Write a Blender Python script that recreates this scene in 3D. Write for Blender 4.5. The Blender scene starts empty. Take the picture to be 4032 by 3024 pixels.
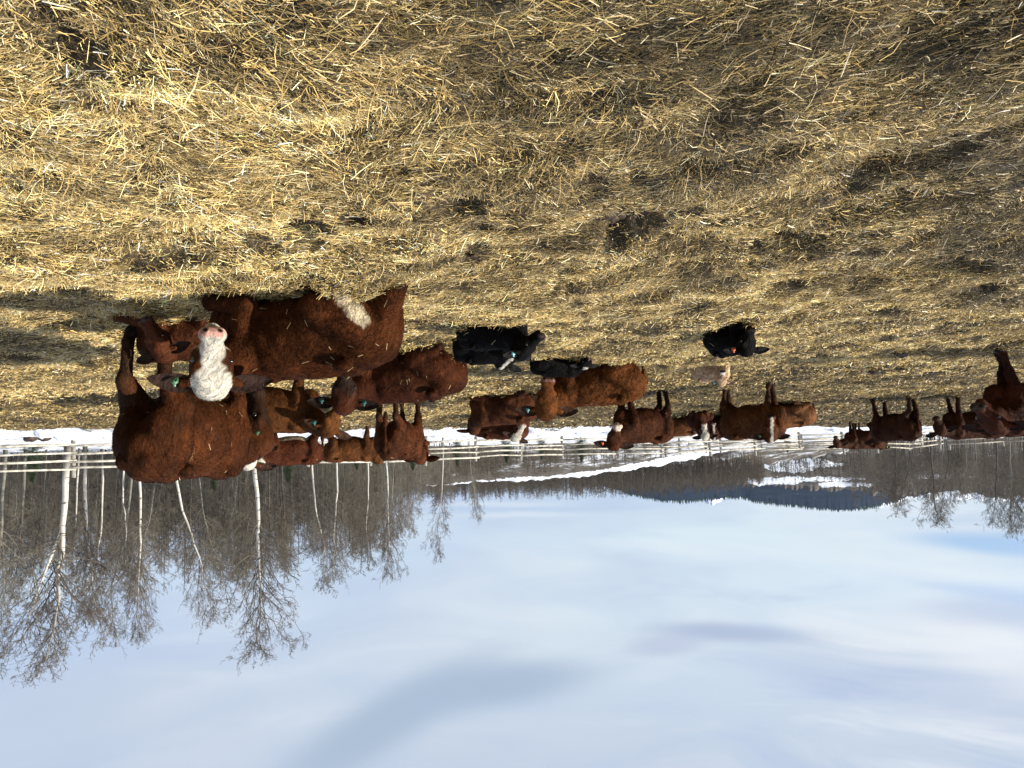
import bpy, math
import numpy as np
from mathutils import Matrix, Vector
SC = bpy.context.scene
COL = SC.collection
rng = np.random.default_rng(11)
R = math.radians
# ------------------------------------------------------------------ camera
FPX, CX, CY = 2912.0, 2016.0, 1512.0          # the photograph is 4032 x 3024
CAMH = 1.45
PITCH, ROLL = R(5.36), R(1.5)
cp, sp_, cr, sr = math.cos(PITCH), math.sin(PITCH), math.cos(ROLL), math.sin(ROLL)
FW = np.array([0, cp, -sp_]); U0 = np.array([0, sp_, cp]); R0 = np.array([-1., 0, 0])
RR = R0 * cr + U0 * sr          # picture right (the photograph was taken upside down)
DD = U0 * cr - R0 * sr          # picture down
CAM = np.array([0, 0, CAMH])
cd = bpy.data.cameras.new('camera'); cam = bpy.data.objects.new('camera', cd); COL.objects.link(cam)
cd.sensor_width = 36.0; cd.lens = FPX / 4032 * 36.0; cd.clip_end = 30000; cd.clip_start = 0.05
X, Y, Z = RR, -DD, -FW
cam.matrix_world = Matrix(((X[0], Y[0], Z[0], 0), (X[1], Y[1], Z[1], 0), (X[2], Y[2], Z[2], CAMH), (0, 0, 0, 1)))
SC.camera = cam
def P(x, y, depth):
    """world point that stands depth metres out (along +Y) on the ray through photograph pixel x, y"""
    d = FW * FPX + RR * (x - CX) + DD * (y - CY)
    return CAM + d * (depth / d[1])
# ------------------------------------------------------------------ light and exposure
SUN_EL = R(23); SUN_TRAVEL = np.array([0.978, 0.21])      # the sun stands to the left of the upright view, a little behind the camera
sd = bpy.data.lights.new('sun', 'SUN'); sun = bpy.data.objects.new('sun', sd); COL.objects.link(sun)
sd.energy = 5.0; sd.angle = R(0.5); sd.color = (1.0, 0.93, 0.82)
tv = Vector((SUN_TRAVEL[0] * math.cos(SUN_EL), SUN_TRAVEL[1] * math.cos(SUN_EL), -math.sin(SUN_EL)))
sun.rotation_euler = tv.to_track_quat('-Z', 'Y').to_euler()
SC.view_settings.view_transform = 'Standard'; SC.view_settings.look = 'None'
SC.view_settings.exposure = 1.0; SC.view_settings.gamma = 1.0

class NT:
    """tiny helper to write node trees"""
    def __init__(s, nt): s.nt = nt; s.n = nt.nodes; s.l = nt.links
    def new(s, t, **kw):
        n = s.n.new(t)
        for k, v in kw.items():
            if k.startswith('_'): setattr(n, k[1:], v)
        return n
    def put(s, sock, v):
        if isinstance(v, bpy.types.NodeSocket): s.l.new(v, sock)
        elif v is not None:
            try: sock.default_value = v
            except Exception: sock.default_value = (v[0], v[1], v[2], 1.0)
    def math(s, op, a, b=None, c=None, clamp=False):
        n = s.n.new('ShaderNodeMath'); n.operation = op; n.use_clamp = clamp
        s.put(n.inputs[0], a)
        if b is not None: s.put(n.inputs[1], b)
        if c is not None: s.put(n.inputs[2], c)
        return n.outputs[0]
    def vmath(s, op, a, b=None):
        n = s.n.new('ShaderNodeVectorMath'); n.operation = op
        s.put(n.inputs[0], a)
        if b is not None: s.put(n.inputs[1], b)
        return n.outputs['Value'] if op in ('DOT_PRODUCT', 'LENGTH', 'DISTANCE') else n.outputs[0]
    def noise(s, vec, scale, detail=4, rough=0.55, dist=0.0):
        n = s.n.new('ShaderNodeTexNoise'); s.put(n.inputs['Vector'], vec)
        n.inputs['Scale'].default_value = scale; n.inputs['Detail'].default_value = detail
        n.inputs['Roughness'].default_value = rough; n.inputs['Distortion'].default_value = dist
        return n.outputs['Fac']
    def ramp(s, f, stops):
        n = s.n.new('ShaderNodeValToRGB'); s.put(n.inputs[0], f); e = n.color_ramp.elements
        while len(e) < len(stops): e.new(0.5)
        for q, (p, c) in zip(e, stops):
            q.position = p; q.color = (c[0], c[1], c[2], 1) if not isinstance(c, (int, float)) else (c, c, c, 1)
        return n.outputs[0]
    def mix(s, f, a, b, mode='MIX'):
        n = s.n.new('ShaderNodeMix'); n.data_type = 'RGBA'; n.blend_type = mode
        s.put(n.inputs[0], f); s.put(n.inputs[6], a); s.put(n.inputs[7], b)
        return n.outputs[2]
    def mapping(s, vec, scale=(1, 1, 1), rot=(0, 0, 0), loc=(0, 0, 0)):
        n = s.n.new('ShaderNodeMapping'); s.put(n.inputs['Vector'], vec)
        n.inputs['Scale'].default_value = scale; n.inputs['Rotation'].default_value = rot; n.inputs['Location'].default_value = loc
        return n.outputs[0]
    def sstep(s, v, lo, hi):
        n = s.n.new('ShaderNodeMapRange'); n.interpolation_type = 'SMOOTHSTEP'
        s.put(n.inputs[0], v); n.inputs[1].default_value = lo; n.inputs[2].default_value = hi
        return n.outputs[0]

def world():
    w = bpy.data.worlds.new('World'); SC.world = w; w.use_nodes = True
    t = NT(w.node_tree); t.n.clear()
    out = t.new('ShaderNodeOutputWorld'); bg = t.new('ShaderNodeBackground'); t.l.new(bg.outputs[0], out.inputs[0])
    bg.inputs[1].default_value = 0.0515
    sky = t.new('ShaderNodeTexSky'); sky.sky_type = 'NISHITA'; sky.sun_disc = False
    sky.sun_elevation = SUN_EL; sky.sun_rotation = math.atan2(-SUN_TRAVEL[0], -SUN_TRAVEL[1])
    sky.air_density = 1.0; sky.dust_density = 1.0; sky.ozone_density = 1.0
    tc = t.new('ShaderNodeTexCoord'); d = tc.outputs['Generated']
    sep = t.new('ShaderNodeSeparateXYZ'); t.l.new(d, sep.inputs[0]); dx, dy, dz = sep.outputs
    # cloud deck: directions carried onto a high flat layer
    zz = t.math('ADD', t.math('MAXIMUM', dz, 0.0), 0.12)
    cu = t.math('DIVIDE', dx, zz); cv = t.math('DIVIDE', dy, zz)
    cb = t.new('ShaderNodeCombineXYZ'); t.l.new(cu, cb.inputs[0]); t.l.new(cv, cb.inputs[1])
    deck = cb.outputs[0]
    big = t.noise(t.mapping(deck, (0.42, 0.34, 1), (0, 0, 0.3), (3.1, 1.7, 0)), 1.0, 3, 0.5, 0.3)
    med = t.noise(t.mapping(deck, (1.0, 0.8, 1), (0, 0, -0.5), (7.0, 2.0, 0)), 1.0, 3, 0.45, 0.5)
    # azimuth -0.6..0.6 over the picture (minus = left of the upright view, towards the sun)
    az = t.math('ARCTAN2', dx, dy); el = t.math('ARCSINE', dz)
    lav = (5.3, 6.0, 7.4); wht = (7.9, 8.8, 9.0); blu = (4.5, 5.4, 7.4)
    # bright part of the deck: over the middle and towards the sun
    e1 = t.math('DIVIDE', t.math('ADD', az, 0.30), 0.52); e2 = t.math('DIVIDE', t.math('SUBTRACT', el, 0.145), 0.17)
    g = t.math('EXPONENT', t.math('MULTIPLY', t.math('ADD', t.math('MULTIPLY', e1, e1), t.math('MULTIPLY', e2, e2)), -1.0))
    f = t.math('ADD', t.math('MULTIPLY', g, 0.85), t.math('MULTIPLY', t.math('SUBTRACT', big, 0.5), 1.1))
    f = t.math('ADD', f, t.math('MULTIPLY', t.math('SUBTRACT', med, 0.5), 0.6), clamp=True)
    base = t.mix(t.sstep(el, 0.08, 0.36), blu, lav)
    cl = t.mix(f, base, wht)
    st = t.new('ShaderNodeCombineXYZ'); t.l.new(az, st.inputs[0]); t.l.new(el, st.inputs[1])
    stv = t.mapping(st.outputs[0], (3.2, 15, 1), (0, 0, .12), (2.3, 5.1, 0)); sn = t.noise(stv, 1.0, 4, .55, .8)
    side = t.math('ADD', .30, t.math('MULTIPLY', t.sstep(t.math('MULTIPLY', az, -1.0), .0, .5), .7))
    cl = t.mix(t.math('MULTIPLY', t.ramp(sn, [(.50, 0), (.72, 1)]), side), cl, (8.6, 8.9, 9.1))
    cl = t.mix(t.math('MULTIPLY', t.ramp(sn, [(.28, 1), (.47, 0)]), t.math('MULTIPLY', side, .9)), cl, (4.5, 5.4, 7.4))
    # single darker cloud lenses: (photo x, photo y, half width, half height, tilt, strength)
    def blob(px, py, wx, wy, tilt, st, colr, acc):
        v = P(px, py, 100.0) - CAM; v /= np.linalg.norm(v)
        a0, b0 = math.atan2(v[0], v[1]), math.asin(v[2])
        u = t.math('SUBTRACT', az, a0); q = t.math('SUBTRACT', el, b0)
        wob = t.math('MULTIPLY', t.math('SUBTRACT', med, 0.5), 0.05); u = t.math('ADD', u, wob); q = t.math('ADD', q, t.math('MULTIPLY', wob, .4))
        ct, s_ = math.cos(tilt), math.sin(tilt)
        uu = t.math('ADD', t.math('MULTIPLY', u, ct / wx), t.math('MULTIPLY', q, s_ / wx))
        qq = t.math('ADD', t.math('MULTIPLY', u, -s_ / wy), t.math('MULTIPLY', q, ct / wy))
        r2 = t.math('ADD', t.math('MULTIPLY', uu, uu), t.math('MULTIPLY', qq, qq))
        gg = t.math('MULTIPLY', t.math('EXPONENT', t.math('MULTIPLY', t.math('POWER', r2, 1.6), -1.0)), st)
        return t.mix(gg, acc, colr)
    grey = (4.0, 4.95, 6.3)
    cl = blob(1980, 2700, .13, .026, 0.12, .95, grey, cl)
    cl = blob(1500, 2850, .17, .034, 0.42, .9, grey, cl)
    cl = blob(2880, 2490, .10, .012, -0.02, .9, (4.2, 4.9, 6.5), cl)
    cl = blob(2620, 2540, .05, .013, 0.1, .6, (4.6, 5.0, 6.7), cl)
    cl = blob(3900, 2410, .08, .018, 0.05, .8, (4.3, 4.8, 6.8), cl)
    cl = blob(3990, 2135, .10, .013, -0.03, .85, (3.0, 4.9, 8.0), cl)
    cl = blob(3850, 2325, .11, .010, -0.12, .55, (3.8, 5.0, 7.8), cl)
    cl = blob(3700, 2270, .10, .010, 0.0, .6, (8.6, 8.9, 9.0), cl)
    cl = blob(4000, 2610, .10, .030, -0.3, .6, (8.8, 8.8, 9.0), cl)
    cl = blob(3500, 2350, .20, .020, -0.1, .3, (8.2, 8.7, 9.0), cl)
    cl = blob(2100, 2000, .20, .006, 0.0, .6, (4.9, 6.0, 7.6), cl)
    cl = blob(2050, 2030, .08, .004, 0.0, .5, (8.0, 8.5, 8.8), cl)
    cl = blob(1950, 1990, .10, .004, 0.0, .5, (8.0, 8.5, 8.8), cl)
    cl = blob(3600, 2700, .20, .035, -0.1, .35, (4.9, 5.5, 7.4), cl)
    # thin breaks in the deck let the clear sky through; behind the camera more of it is open
    op = t.sstep(t.noise(t.mapping(deck, (.5, .5, 1)), 1.0, 2), 0.3, 0.6)
    open_ = t.math('MULTIPLY', t.math('SUBTRACT', 1.0, op), 0.35)
    c = t.mix(open_, cl, t.vmath('ADD', t.mix(1.0, sky.outputs[0], (1.3, 1.3, 1.3), 'MULTIPLY'), (2.6, 2.9, 3.3)))
    # the ground half below the horizon
    c = t.mix(t.sstep(el, -0.02, 0.0), (3.5, 3.5, 3.6), c)
    t.l.new(c, bg.inputs[0])
    w.cycles.sampling_method = 'MANUAL'; w.cycles.sample_map_resolution = 512
world()
# ------------------------------------------------------------------ numpy helpers
def hsh(i, j, k=0, seed=0):
    i = np.asarray(i, np.int64); j = np.asarray(j, np.int64); k = np.asarray(k, np.int64)
    n = (i * 374761393 + j * 668265263 + k * 2147483647 + seed * 974711) & 0xFFFFFFFF
    n = ((n ^ (n >> 13)) * 1274126177) & 0xFFFFFFFF
    n = n ^ (n >> 16)
    return (n & 0xFFFFFF) / float(0xFFFFFF)
def vn2(x, y, seed=0):
    xi, yi = np.floor(x), np.floor(y); fx, fy = x - xi, y - yi
    fx = fx * fx * (3 - 2 * fx); fy = fy * fy * (3 - 2 * fy)
    a = hsh(xi, yi, 0, seed); b = hsh(xi + 1, yi, 0, seed); c = hsh(xi, yi + 1, 0, seed); d = hsh(xi + 1, yi + 1, 0, seed)
    return (a + (b - a) * fx) * (1 - fy) + (c + (d - c) * fx) * fy - 0.5
def vn3(x, y, z, seed=0):
    zi = np.floor(z); fz = z - zi; fz = fz * fz * (3 - 2 * fz)
    def lay(zk):
        xi, yi = np.floor(x), np.floor(y); fx, fy = x - xi, y - yi
        fx = fx * fx * (3 - 2 * fx); fy = fy * fy * (3 - 2 * fy)
        a = hsh(xi, yi, zk, seed); b = hsh(xi + 1, yi, zk, seed); c = hsh(xi, yi + 1, zk, seed); d = hsh(xi + 1, yi + 1, zk, seed)
        return (a + (b - a) * fx) * (1 - fy) + (c + (d - c) * fx) * fy - 0.5
    return lay(zi) * (1 - fz) + lay(zi + 1) * fz
def sstep(v, a, b):
    t = np.clip((v - a) / (b - a), 0, 1); return t * t * (3 - 2 * t)
def unit(v, axis=-1):
    v = np.asarray(v, float); return v / np.maximum(np.linalg.norm(v, axis=axis, keepdims=True), 1e-9)

def mesh(name, V, polys, col=None, smooth=False, mats=(), midx=None):
    V = np.asarray(V, np.float32); me = bpy.data.meshes.new(name)
    polys = [np.asarray(p, np.int32) for p in polys if len(p)]
    me.vertices.add(len(V)); me.vertices.foreach_set('co', V.ravel())
    tot = np.concatenate([np.full(len(p), p.shape[1], np.int32) for p in polys])
    loops = np.concatenate([p.ravel() for p in polys])
    me.loops.add(len(loops)); me.loops.foreach_set('vertex_index', loops)
    me.polygons.add(len(tot)); st = np.zeros(len(tot), np.int32); st[1:] = np.cumsum(tot)[:-1]
    me.polygons.foreach_set('loop_start', st)
    if smooth is not False:
        me.polygons.foreach_set('use_smooth', np.ones(len(tot), bool) if smooth is True else smooth)
    for m in mats: me.materials.append(m)
    if midx is not None: me.polygons.foreach_set('material_index', np.asarray(midx, np.int32))
    me.update(calc_edges=True)
    if col is not None:
        a = me.color_attributes.new('Col', 'FLOAT_COLOR', 'POINT')
        c = np.ones((len(V), 4), np.float32); c[:, :3] = col; a.data.foreach_set('color', c.ravel())
    return me
def obj(name, me, parent=None, label=None, cat=None, group=None, kind=None, loc=None):
    o = bpy.data.objects.new(name, me); COL.objects.link(o)
    if parent is not None: o.parent = parent
    if label: o['label'] = label
    if cat: o['category'] = cat
    if group: o['group'] = group
    if kind: o['kind'] = kind
    if loc is not None: o.location = loc
    return o

def tubes(p0, p1, r0, r1, n):
    """open tapered n-sided tubes, one per segment"""
    p0 = np.asarray(p0, float); p1 = np.asarray(p1, float); d = unit(p1 - p0)
    ref = np.where(np.abs(d[:, 2:3]) > 0.9, np.array([[1., 0, 0]]), np.array([[0., 0, 1]]))
    u = unit(np.cross(d, ref)); v = np.cross(d, u)
    a = np.arange(n) * 2 * np.pi / n
    ring = u[:, None, :] * np.cos(a)[None, :, None] + v[:, None, :] * np.sin(a)[None, :, None]
    A = p0[:, None, :] + ring * np.asarray(r0)[:, None, None]; B = p1[:, None, :] + ring * np.asarray(r1)[:, None, None]
    V = np.concatenate([A, B], 1).reshape(-1, 3)
    base = (np.arange(len(p0)) * 2 * n)[:, None]; i = np.arange(n)[None, :]; j = (np.arange(n) + 1) % n
    F = np.stack([base + i, base + j[None, :], base + n + j[None, :], base + n + i], -1).reshape(-1, 4)
    return V, F
def polytube(pts, rad, n, cap=True):
    pts = np.asarray(pts, float); m = len(pts); t = np.gradient(pts, axis=0); t = unit(t)
    ref = np.array([1., 0, 0]) if abs(t[0][2]) > .8 else np.array([0, 0, 1.])
    V = []
    u = unit(np.cross(t[0], ref))
    for k in range(m):
        u = unit(u - t[k] * np.dot(u, t[k])); v = np.cross(t[k], u)
        for a in range(n):
            th = 2 * np.pi * a / n; V.append(pts[k] + (u * math.cos(th) + v * math.sin(th)) * rad[k])
    F = [[k * n + a, k * n + (a + 1) % n, (k + 1) * n + (a + 1) % n, (k + 1) * n + a] for k in range(m - 1) for a in range(n)]
    T = []
    if cap:
        V.append(pts[0]); V.append(pts[-1]); c0, c1 = len(V) - 2, len(V) - 1
        T = [[c0, (a + 1) % n, a] for a in range(n)] + [[c1, (m - 1) * n + a, (m - 1) * n + (a + 1) % n] for a in range(n)]
    return np.array(V), np.array(F), np.array(T).reshape(-1, 3)
class Bag:
    def __init__(s): s.V = []; s.Q = []; s.T = []; s.n = 0
    def add(s, V, Q=None, T=None):
        if Q is not None and len(Q): s.Q.append(np.asarray(Q) + s.n)
        if T is not None and len(T): s.T.append(np.asarray(T) + s.n)
        s.V.append(np.asarray(V, float)); s.n += len(V)
    def mesh(s, name, mat, smooth=False, col=None):
        return mesh(name, np.concatenate(s.V), ([np.concatenate(s.Q)] if s.Q else []) + ([np.concatenate(s.T)] if s.T else []), col, smooth, [mat])
# ------------------------------------------------------------------ materials
def mat(name):
    m = bpy.data.materials.new(name); m.use_nodes = True; t = NT(m.node_tree)
    b = t.n.get('Principled BSDF'); return m, t, b
def plain(name, col, rough=0.6, nscale=8, var=0.25, bump=0.0, spec=0.3):
    m, t, b = mat(name); tc = t.new('ShaderNodeTexCoord').outputs['Object']
    f = t.noise(tc, nscale, 5)
    k = t.ramp(f, [(0.3, 1 - var), (0.7, 1 + var)])
    t.put(b.inputs['Base Color'], t.mix(1.0, col, k, 'MULTIPLY')); b.inputs['Roughness'].default_value = rough
    b.inputs['Specular IOR Level'].default_value = spec
    if bump:
        bn = t.new('ShaderNodeBump'); bn.inputs['Strength'].default_value = 1; bn.inputs['Distance'].default_value = bump
        t.l.new(f, bn.inputs['Height']); t.l.new(bn.outputs[0], b.inputs['Normal'])
    return m
def m_coat():
    m, t, b = mat('cattle_coat'); at = t.new('ShaderNodeVertexColor'); at.layer_name = 'Col'
    tc = t.new('ShaderNodeTexCoord').outputs['Object']
    f1 = t.noise(t.mapping(tc, (5, 12, 3)), 3, 5, .65, .8); f2 = t.noise(tc, 2.6, 3)
    k = t.math('MULTIPLY', t.ramp(f1, [(0.3, .42), (0.7, 1.45)]), t.ramp(f2, [(0.3, .65), (0.7, 1.25)]))
    t.put(b.inputs['Base Color'], t.mix(1.0, at.outputs[0], k, 'MULTIPLY'))
    b.inputs['Roughness'].default_value = 0.6; b.inputs['Specular IOR Level'].default_value = 0.05
    bn = t.new('ShaderNodeBump'); bn.inputs['Distance'].default_value = 0.03; t.l.new(f1, bn.inputs['Height']); t.l.new(bn.outputs[0], b.inputs['Normal'])
    return m
def m_straw():
    m, t, b = mat('straw'); at = t.new('ShaderNodeVertexColor'); at.layer_name = 'Col'
    t.l.new(at.outputs[0], b.inputs['Base Color']); b.inputs['Roughness'].default_value = 0.45
    b.inputs['Specular IOR Level'].default_value = 0.35
    return m
NRM = np.array([0.523, 0.853]); SNOW_D = 27.0
def m_ground():
    m, t, b = mat('ground_straw_and_snow')
    pos = t.new('ShaderNodeNewGeometry').outputs['Position']
    D = t.vmath('DOT_PRODUCT', pos, (NRM[0], NRM[1], 0))
    D = t.math('ADD', D, t.math('MULTIPLY', t.math('SUBTRACT', t.noise(pos, 0.55, 5, .65), .5), 3.2))
    snow = t.sstep(D, SNOW_D - .15, SNOW_D + .15)
    n1 = t.noise(pos, 1.1, 6, .65, .4); n2 = t.noise(pos, 9, 6, .7); n3 = t.noise(t.mapping(pos, (30, 60, 30), (0, 0, .6)), 1, 4, .6, 1.5)
    c = t.ramp(n1, [(0.3, (.012, .008, .003)), (0.5, (.036, .025, .008)), (0.7, (.068, .050, .016))])
    c = t.mix(t.ramp(n2, [(.35, 0), (.65, 1)]), t.mix(1.0, c, (.45, .42, .4), 'MULTIPLY'), c)
    c = t.mix(t.ramp(n3, [(.5, 0), (.62, .8)]), c, (.20, .14, .05))
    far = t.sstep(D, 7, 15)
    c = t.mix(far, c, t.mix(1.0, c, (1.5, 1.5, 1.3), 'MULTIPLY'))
    dirt = t.ramp(t.noise(t.mapping(pos, (.8, 1.3, 1)), 1.3, 6, .7), [(.66, 0), (.72, 1)])
    near = t.sstep(D, SNOW_D + 6, SNOW_D + 1)
    sc = t.mix(t.math('MULTIPLY', dirt, near), (.72, .75, .80), (.11, .08, .045))
    # forest floor litter under the groves
    lit = t.ramp(t.noise(pos, .35, 5, .7), [(.5, 0), (.62, .75)])
    sc = t.mix(t.math('MULTIPLY', lit, t.sstep(D, 46, 60)), sc, (.14, .11, .085))
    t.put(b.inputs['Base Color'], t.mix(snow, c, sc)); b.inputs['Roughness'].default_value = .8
    bn = t.new('ShaderNodeBump'); bn.inputs['Distance'].default_value = .03
    t.l.new(t.math('ADD', n2, t.math('MULTIPLY', n3, .5)), bn.inputs['Height']); t.l.new(bn.outputs[0], b.inputs['Normal'])
    return m
M_COAT, M_STRAW, M_GROUND = m_coat(), m_straw(), m_ground()
M_EYE = plain('eye_glossy_dark', (.012, .007, .005), .08, spec=.9)
M_TWIG = plain('grey_brown_twigs', (.092, .078, .061), .85, 3, .3)
M_TWIG2 = plain('pale_twigs', (.13, .115, .09), .85, 3, .3)
M_POST = plain('weathered_post', (.21, .195, .17), .85, 14, .35, .004)
M_RAIL = plain('peeled_rail', (.38, .35, .29), .8, 5, .55, .003)
M_NEEDLE = plain('spruce_needles', (.028, .045, .020), .7, 6, .5)
M_PINK = plain('pink_skin', (.55, .25, .2), .5, 30, .2)
M_DUNG = plain('dark_manure', (.035, .022, .014), .55, 14, .5, .02)
def m_bark():
    m, t, b = mat('birch_bark'); tc = t.new('ShaderNodeTexCoord').outputs['Object']
    s = t.new('ShaderNodeSeparateXYZ'); t.l.new(tc, s.inputs[0])
    f = t.noise(t.mapping(tc, (2.0, 2.0, 7.5)), 1, 4, .6, .6); g = t.noise(tc, 1.4, 4)
    mark = t.ramp(f, [(.60, 0), (.64, 1)])
    low = t.math('ADD', t.sstep(s.outputs[2], 2.6, 0.8), t.math('MULTIPLY', t.sstep(s.outputs[2], 6.5, 10.5), .55))
    mark = t.math('MAXIMUM', mark, t.math('MULTIPLY', low, t.ramp(g, [(.3, .5), (.5, 1)])))
    c = t.mix(mark, t.mix(g, (.26, .25, .22), (.50, .475, .43)), (.06, .05, .042))
    t.put(b.inputs['Base Color'], c); b.inputs['Roughness'].default_value = .75
    return m
M_BARK = m_bark()
M_BARK2 = plain('grey_aspen_bark', (.12, .115, .097), .8, 4, .45)
M_BARK3 = plain('dark_bark', (.06, .052, .043), .85, 4, .45)
def m_tag(name, c): return plain(name, c, .35, 20, .08, spec=.5)
TAGM = {'green': m_tag('tag_green', (.055, .14, .075)), 'teal': m_tag('tag_teal', (.025, .115, .115)), 'blue': m_tag('tag_light_blue', (.12, .33, .36)),
        'orange': m_tag('tag_orange', (.72, .16, .05)), 'yellow': m_tag('tag_yellow', (.6, .6, .08))}
M_INK = plain('tag_ink', (.01, .012, .01), .5)
# ------------------------------------------------------------------ terrain
PITS = []     # bare hollows trodden into the bedding: photo pixel, radius in metres
for (x, y, r) in [(1775, 795, .17), (2490, 915, .20), (1215, 893, .16), (1870, 1000, .12), (3110, 1120, .17), (1400, 850, .08), (1900, 900, .09),
                  (2010, 905, .08), (75, 1372, .24), (240, 1262, .16), (3850, 1120, .2), (2420, 960, .10), (3500, 1330, .18), (1250, 1120, .14),
                  (3390, 1375, .22), (3650, 1470, .3), (3480, 1455, .3), (3800, 1500, .3), (2900, 1285, .16), (3760, 1310, .2), (1430, 1380, .15),
                  (730, 1010, .14), (3330, 1572, .45), (2050, 1540, .3), (1900, 1560, .3), (2900, 1560, .4), (150, 1660, .5), (100, 1600, .5), (3600, 1400, .25)]:
    H = 1785 - .026 * (x - 2016); d = CAMH * FPX / (H - y); w = P(x, y, d * .99); PITS.append((w[0], w[1], r * 1.2))
PITS = np.array(PITS)
def pitmask(x, y):
    m = np.zeros_like(x)
    for (a, b, r) in PITS:
        q = np.hypot(x - a, (y - b)) / r + vn2(x * 9, y * 9, 5) * .5
        m = np.maximum(m, 1 - sstep(q, .6, 1.15))
    return m
def hollow(x, y): return sstep(vn2(x * 2.1, y * 2.1, 51) + .5 * vn2(x * 5.3, y * 5.3, 52) + .25 * vn2(x * 13, y * 13, 53), .34, .50)
def trend(x, y):
    D = NRM[0] * x + NRM[1] * y
    return .33 * sstep(D, 11.5, 20.5) + .10 * sstep(D, SNOW_D - .4, SNOW_D + 1.2)
HUM = [(3.5, 8.2, 1.1, .14)]      # straw banked up round the resting animals (x, y, radius, height)
def gz(x, y, pits=True):
    x = np.asarray(x, float); y = np.asarray(y, float)
    D = NRM[0] * x + NRM[1] * y; k = 1 - sstep(D, 60, 90)
    z = trend(x, y) + k * (.11 * vn2(x * .45, y * .45, 1) + .15 * vn2(x * 1.5, y * 1.5, 2) + .09 * vn2(x * 4.2, y * 4.2, 3) + .035 * vn2(x * 10, y * 10, 9))
    z = z + .13 * np.exp(-((D - SNOW_D - 1.6) / 1.0) ** 2) * (1 + 1.6 * vn2(x * .9, y * .9, 4))
    z = z + (.2 * vn2(x * 2.3, y * 2.3, 6) + .16 * vn2(x * 5, y * 5, 7)) * np.exp(-((D - SNOW_D - 2.0) / 2.2) ** 2)
    for (a, b, r, h) in HUM: z = z + h * np.exp(-((x - a) ** 2 + (y - b) ** 2) / (r * r))
    if pits: z = z - (.13 * pitmask(x, y) + .05 * hollow(x, y)) * (1 - sstep(D, 20, 24))
    return z
# ------------------------------------------------------------------ cattle: one smooth surface grown from joints
class Field:
    def __init__(s, lo, hi, h):
        s.lo = np.array(lo, float); s.h = h; s.n = np.ceil((np.array(hi) - s.lo) / h).astype(int) + 1
        s.F = np.full(s.n, .3, np.float32)
        s.ax = [s.lo[i] + np.arange(s.n[i]) * h for i in range(3)]
    def _box(s, a, b):
        i0 = np.clip(np.floor((a - s.lo) / s.h).astype(int), 0, s.n - 1); i1 = np.clip(np.ceil((b - s.lo) / s.h).astype(int) + 1, 1, s.n)
        sl = tuple(slice(i0[k], i1[k]) for k in range(3))
        g = np.meshgrid(s.ax[0][sl[0]], s.ax[1][sl[1]], s.ax[2][sl[2]], indexing='ij')
        return sl, np.stack(g, -1)
    def _join(s, sl, d, k, sub):
        f = s.F[sl]
        if sub: 
            h = np.clip(.5 - .5 * (f + d) / k, 0, 1); s.F[sl] = f * (1 - h) + (-d) * h + k * h * (1 - h)
        else:
            h = np.clip(.5 + .5 * (d - f) / k, 0, 1); s.F[sl] = d * (1 - h) + f * h - k * h * (1 - h)
    def cone(s, a, b, ra, rb, k=.04, sub=False):
        a = np.array(a, float); b = np.array(b, float); m = max(ra, rb) + k + 3 * s.h
        sl, p = s._box(np.minimum(a, b) - m, np.maximum(a, b) + m)
        ab = b - a; t = np.clip(((p - a) @ ab) / max(ab @ ab, 1e-9), 0, 1)
        d = np.linalg.norm(p - a - t[..., None] * ab, axis=-1) - (ra + (rb - ra) * t)
        s._join(sl, d, k, sub)
    def ell(s, c, r, M=None, k=.05, sub=False):
        c = np.array(c, float); r = np.array(r, float); m = r.max() + k + 3 * s.h
        sl, p = s._box(c - m, c + m); q = p - c
        if M is not None: q = q @ M          # columns of M are the local axes
        k0 = np.linalg.norm(q / r, axis=-1); k1 = np.linalg.norm(q / (r * r), axis=-1)
        d = k0 * (k0 - 1) / np.maximum(k1, 1e-6)
        s._join(sl, d, k, sub)
    def mesh(s):
        F = s.F; n = s.n; c = n - 1; S = np.zeros(tuple(c) + (3,)); C = np.zeros(tuple(c))
        eye = np.eye(3, dtype=int)
        for ax in range(3):
            o = [i for i in range(3) if i != ax]
            for da in (0, 1):
                for db in (0, 1):
                    off = np.zeros(3, int); off[o[0]] = da; off[o[1]] = db; of2 = off + eye[ax]
                    fa = F[tuple(slice(off[i], off[i] + c[i]) for i in range(3))]; fb = F[tuple(slice(of2[i], of2[i] + c[i]) for i in range(3))]
                    m = (fa < 0) != (fb < 0); t = np.where(m, fa / np.where(m, fa - fb, 1), 0)
                    for i in range(3): S[..., i] += m * (off[i] + (t if i == ax else 0))
                    C += m
        idx = -np.ones(tuple(c), int); w = C > 0; idx[w] = np.arange(w.sum())
        ijk = np.argwhere(w); V = s.lo + (ijk + S[w] / C[w][:, None]) * s.h
        Q = []
        for ax in range(3):
            b, d = (ax + 1) % 3, (ax + 2) % 3
            sl0 = [slice(1, n[i] - 1) for i in range(3)]; sl0[ax] = slice(0, n[ax] - 1)
            sl1 = list(sl0); sl1[ax] = slice(1, n[ax])
            fa = F[tuple(sl0)] < 0; fb = F[tuple(sl1)] < 0
            for inside in (True, False):
                m = (fa != fb) & (fa == inside); e = np.argwhere(m)
                if not len(e): continue
                e = e + np.array([0 if i == ax else 1 for i in range(3)])
                def g(u, v):
                    q = e.copy(); q[:, b] -= u; q[:, d] -= v; return idx[q[:, 0], q[:, 1], q[:, 2]]
                q = np.stack([g(1, 1), g(0, 1), g(0, 0), g(1, 0)], 1)
                Q.append(q if inside else q[:, ::-1])
        return V, np.concatenate(Q)

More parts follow.
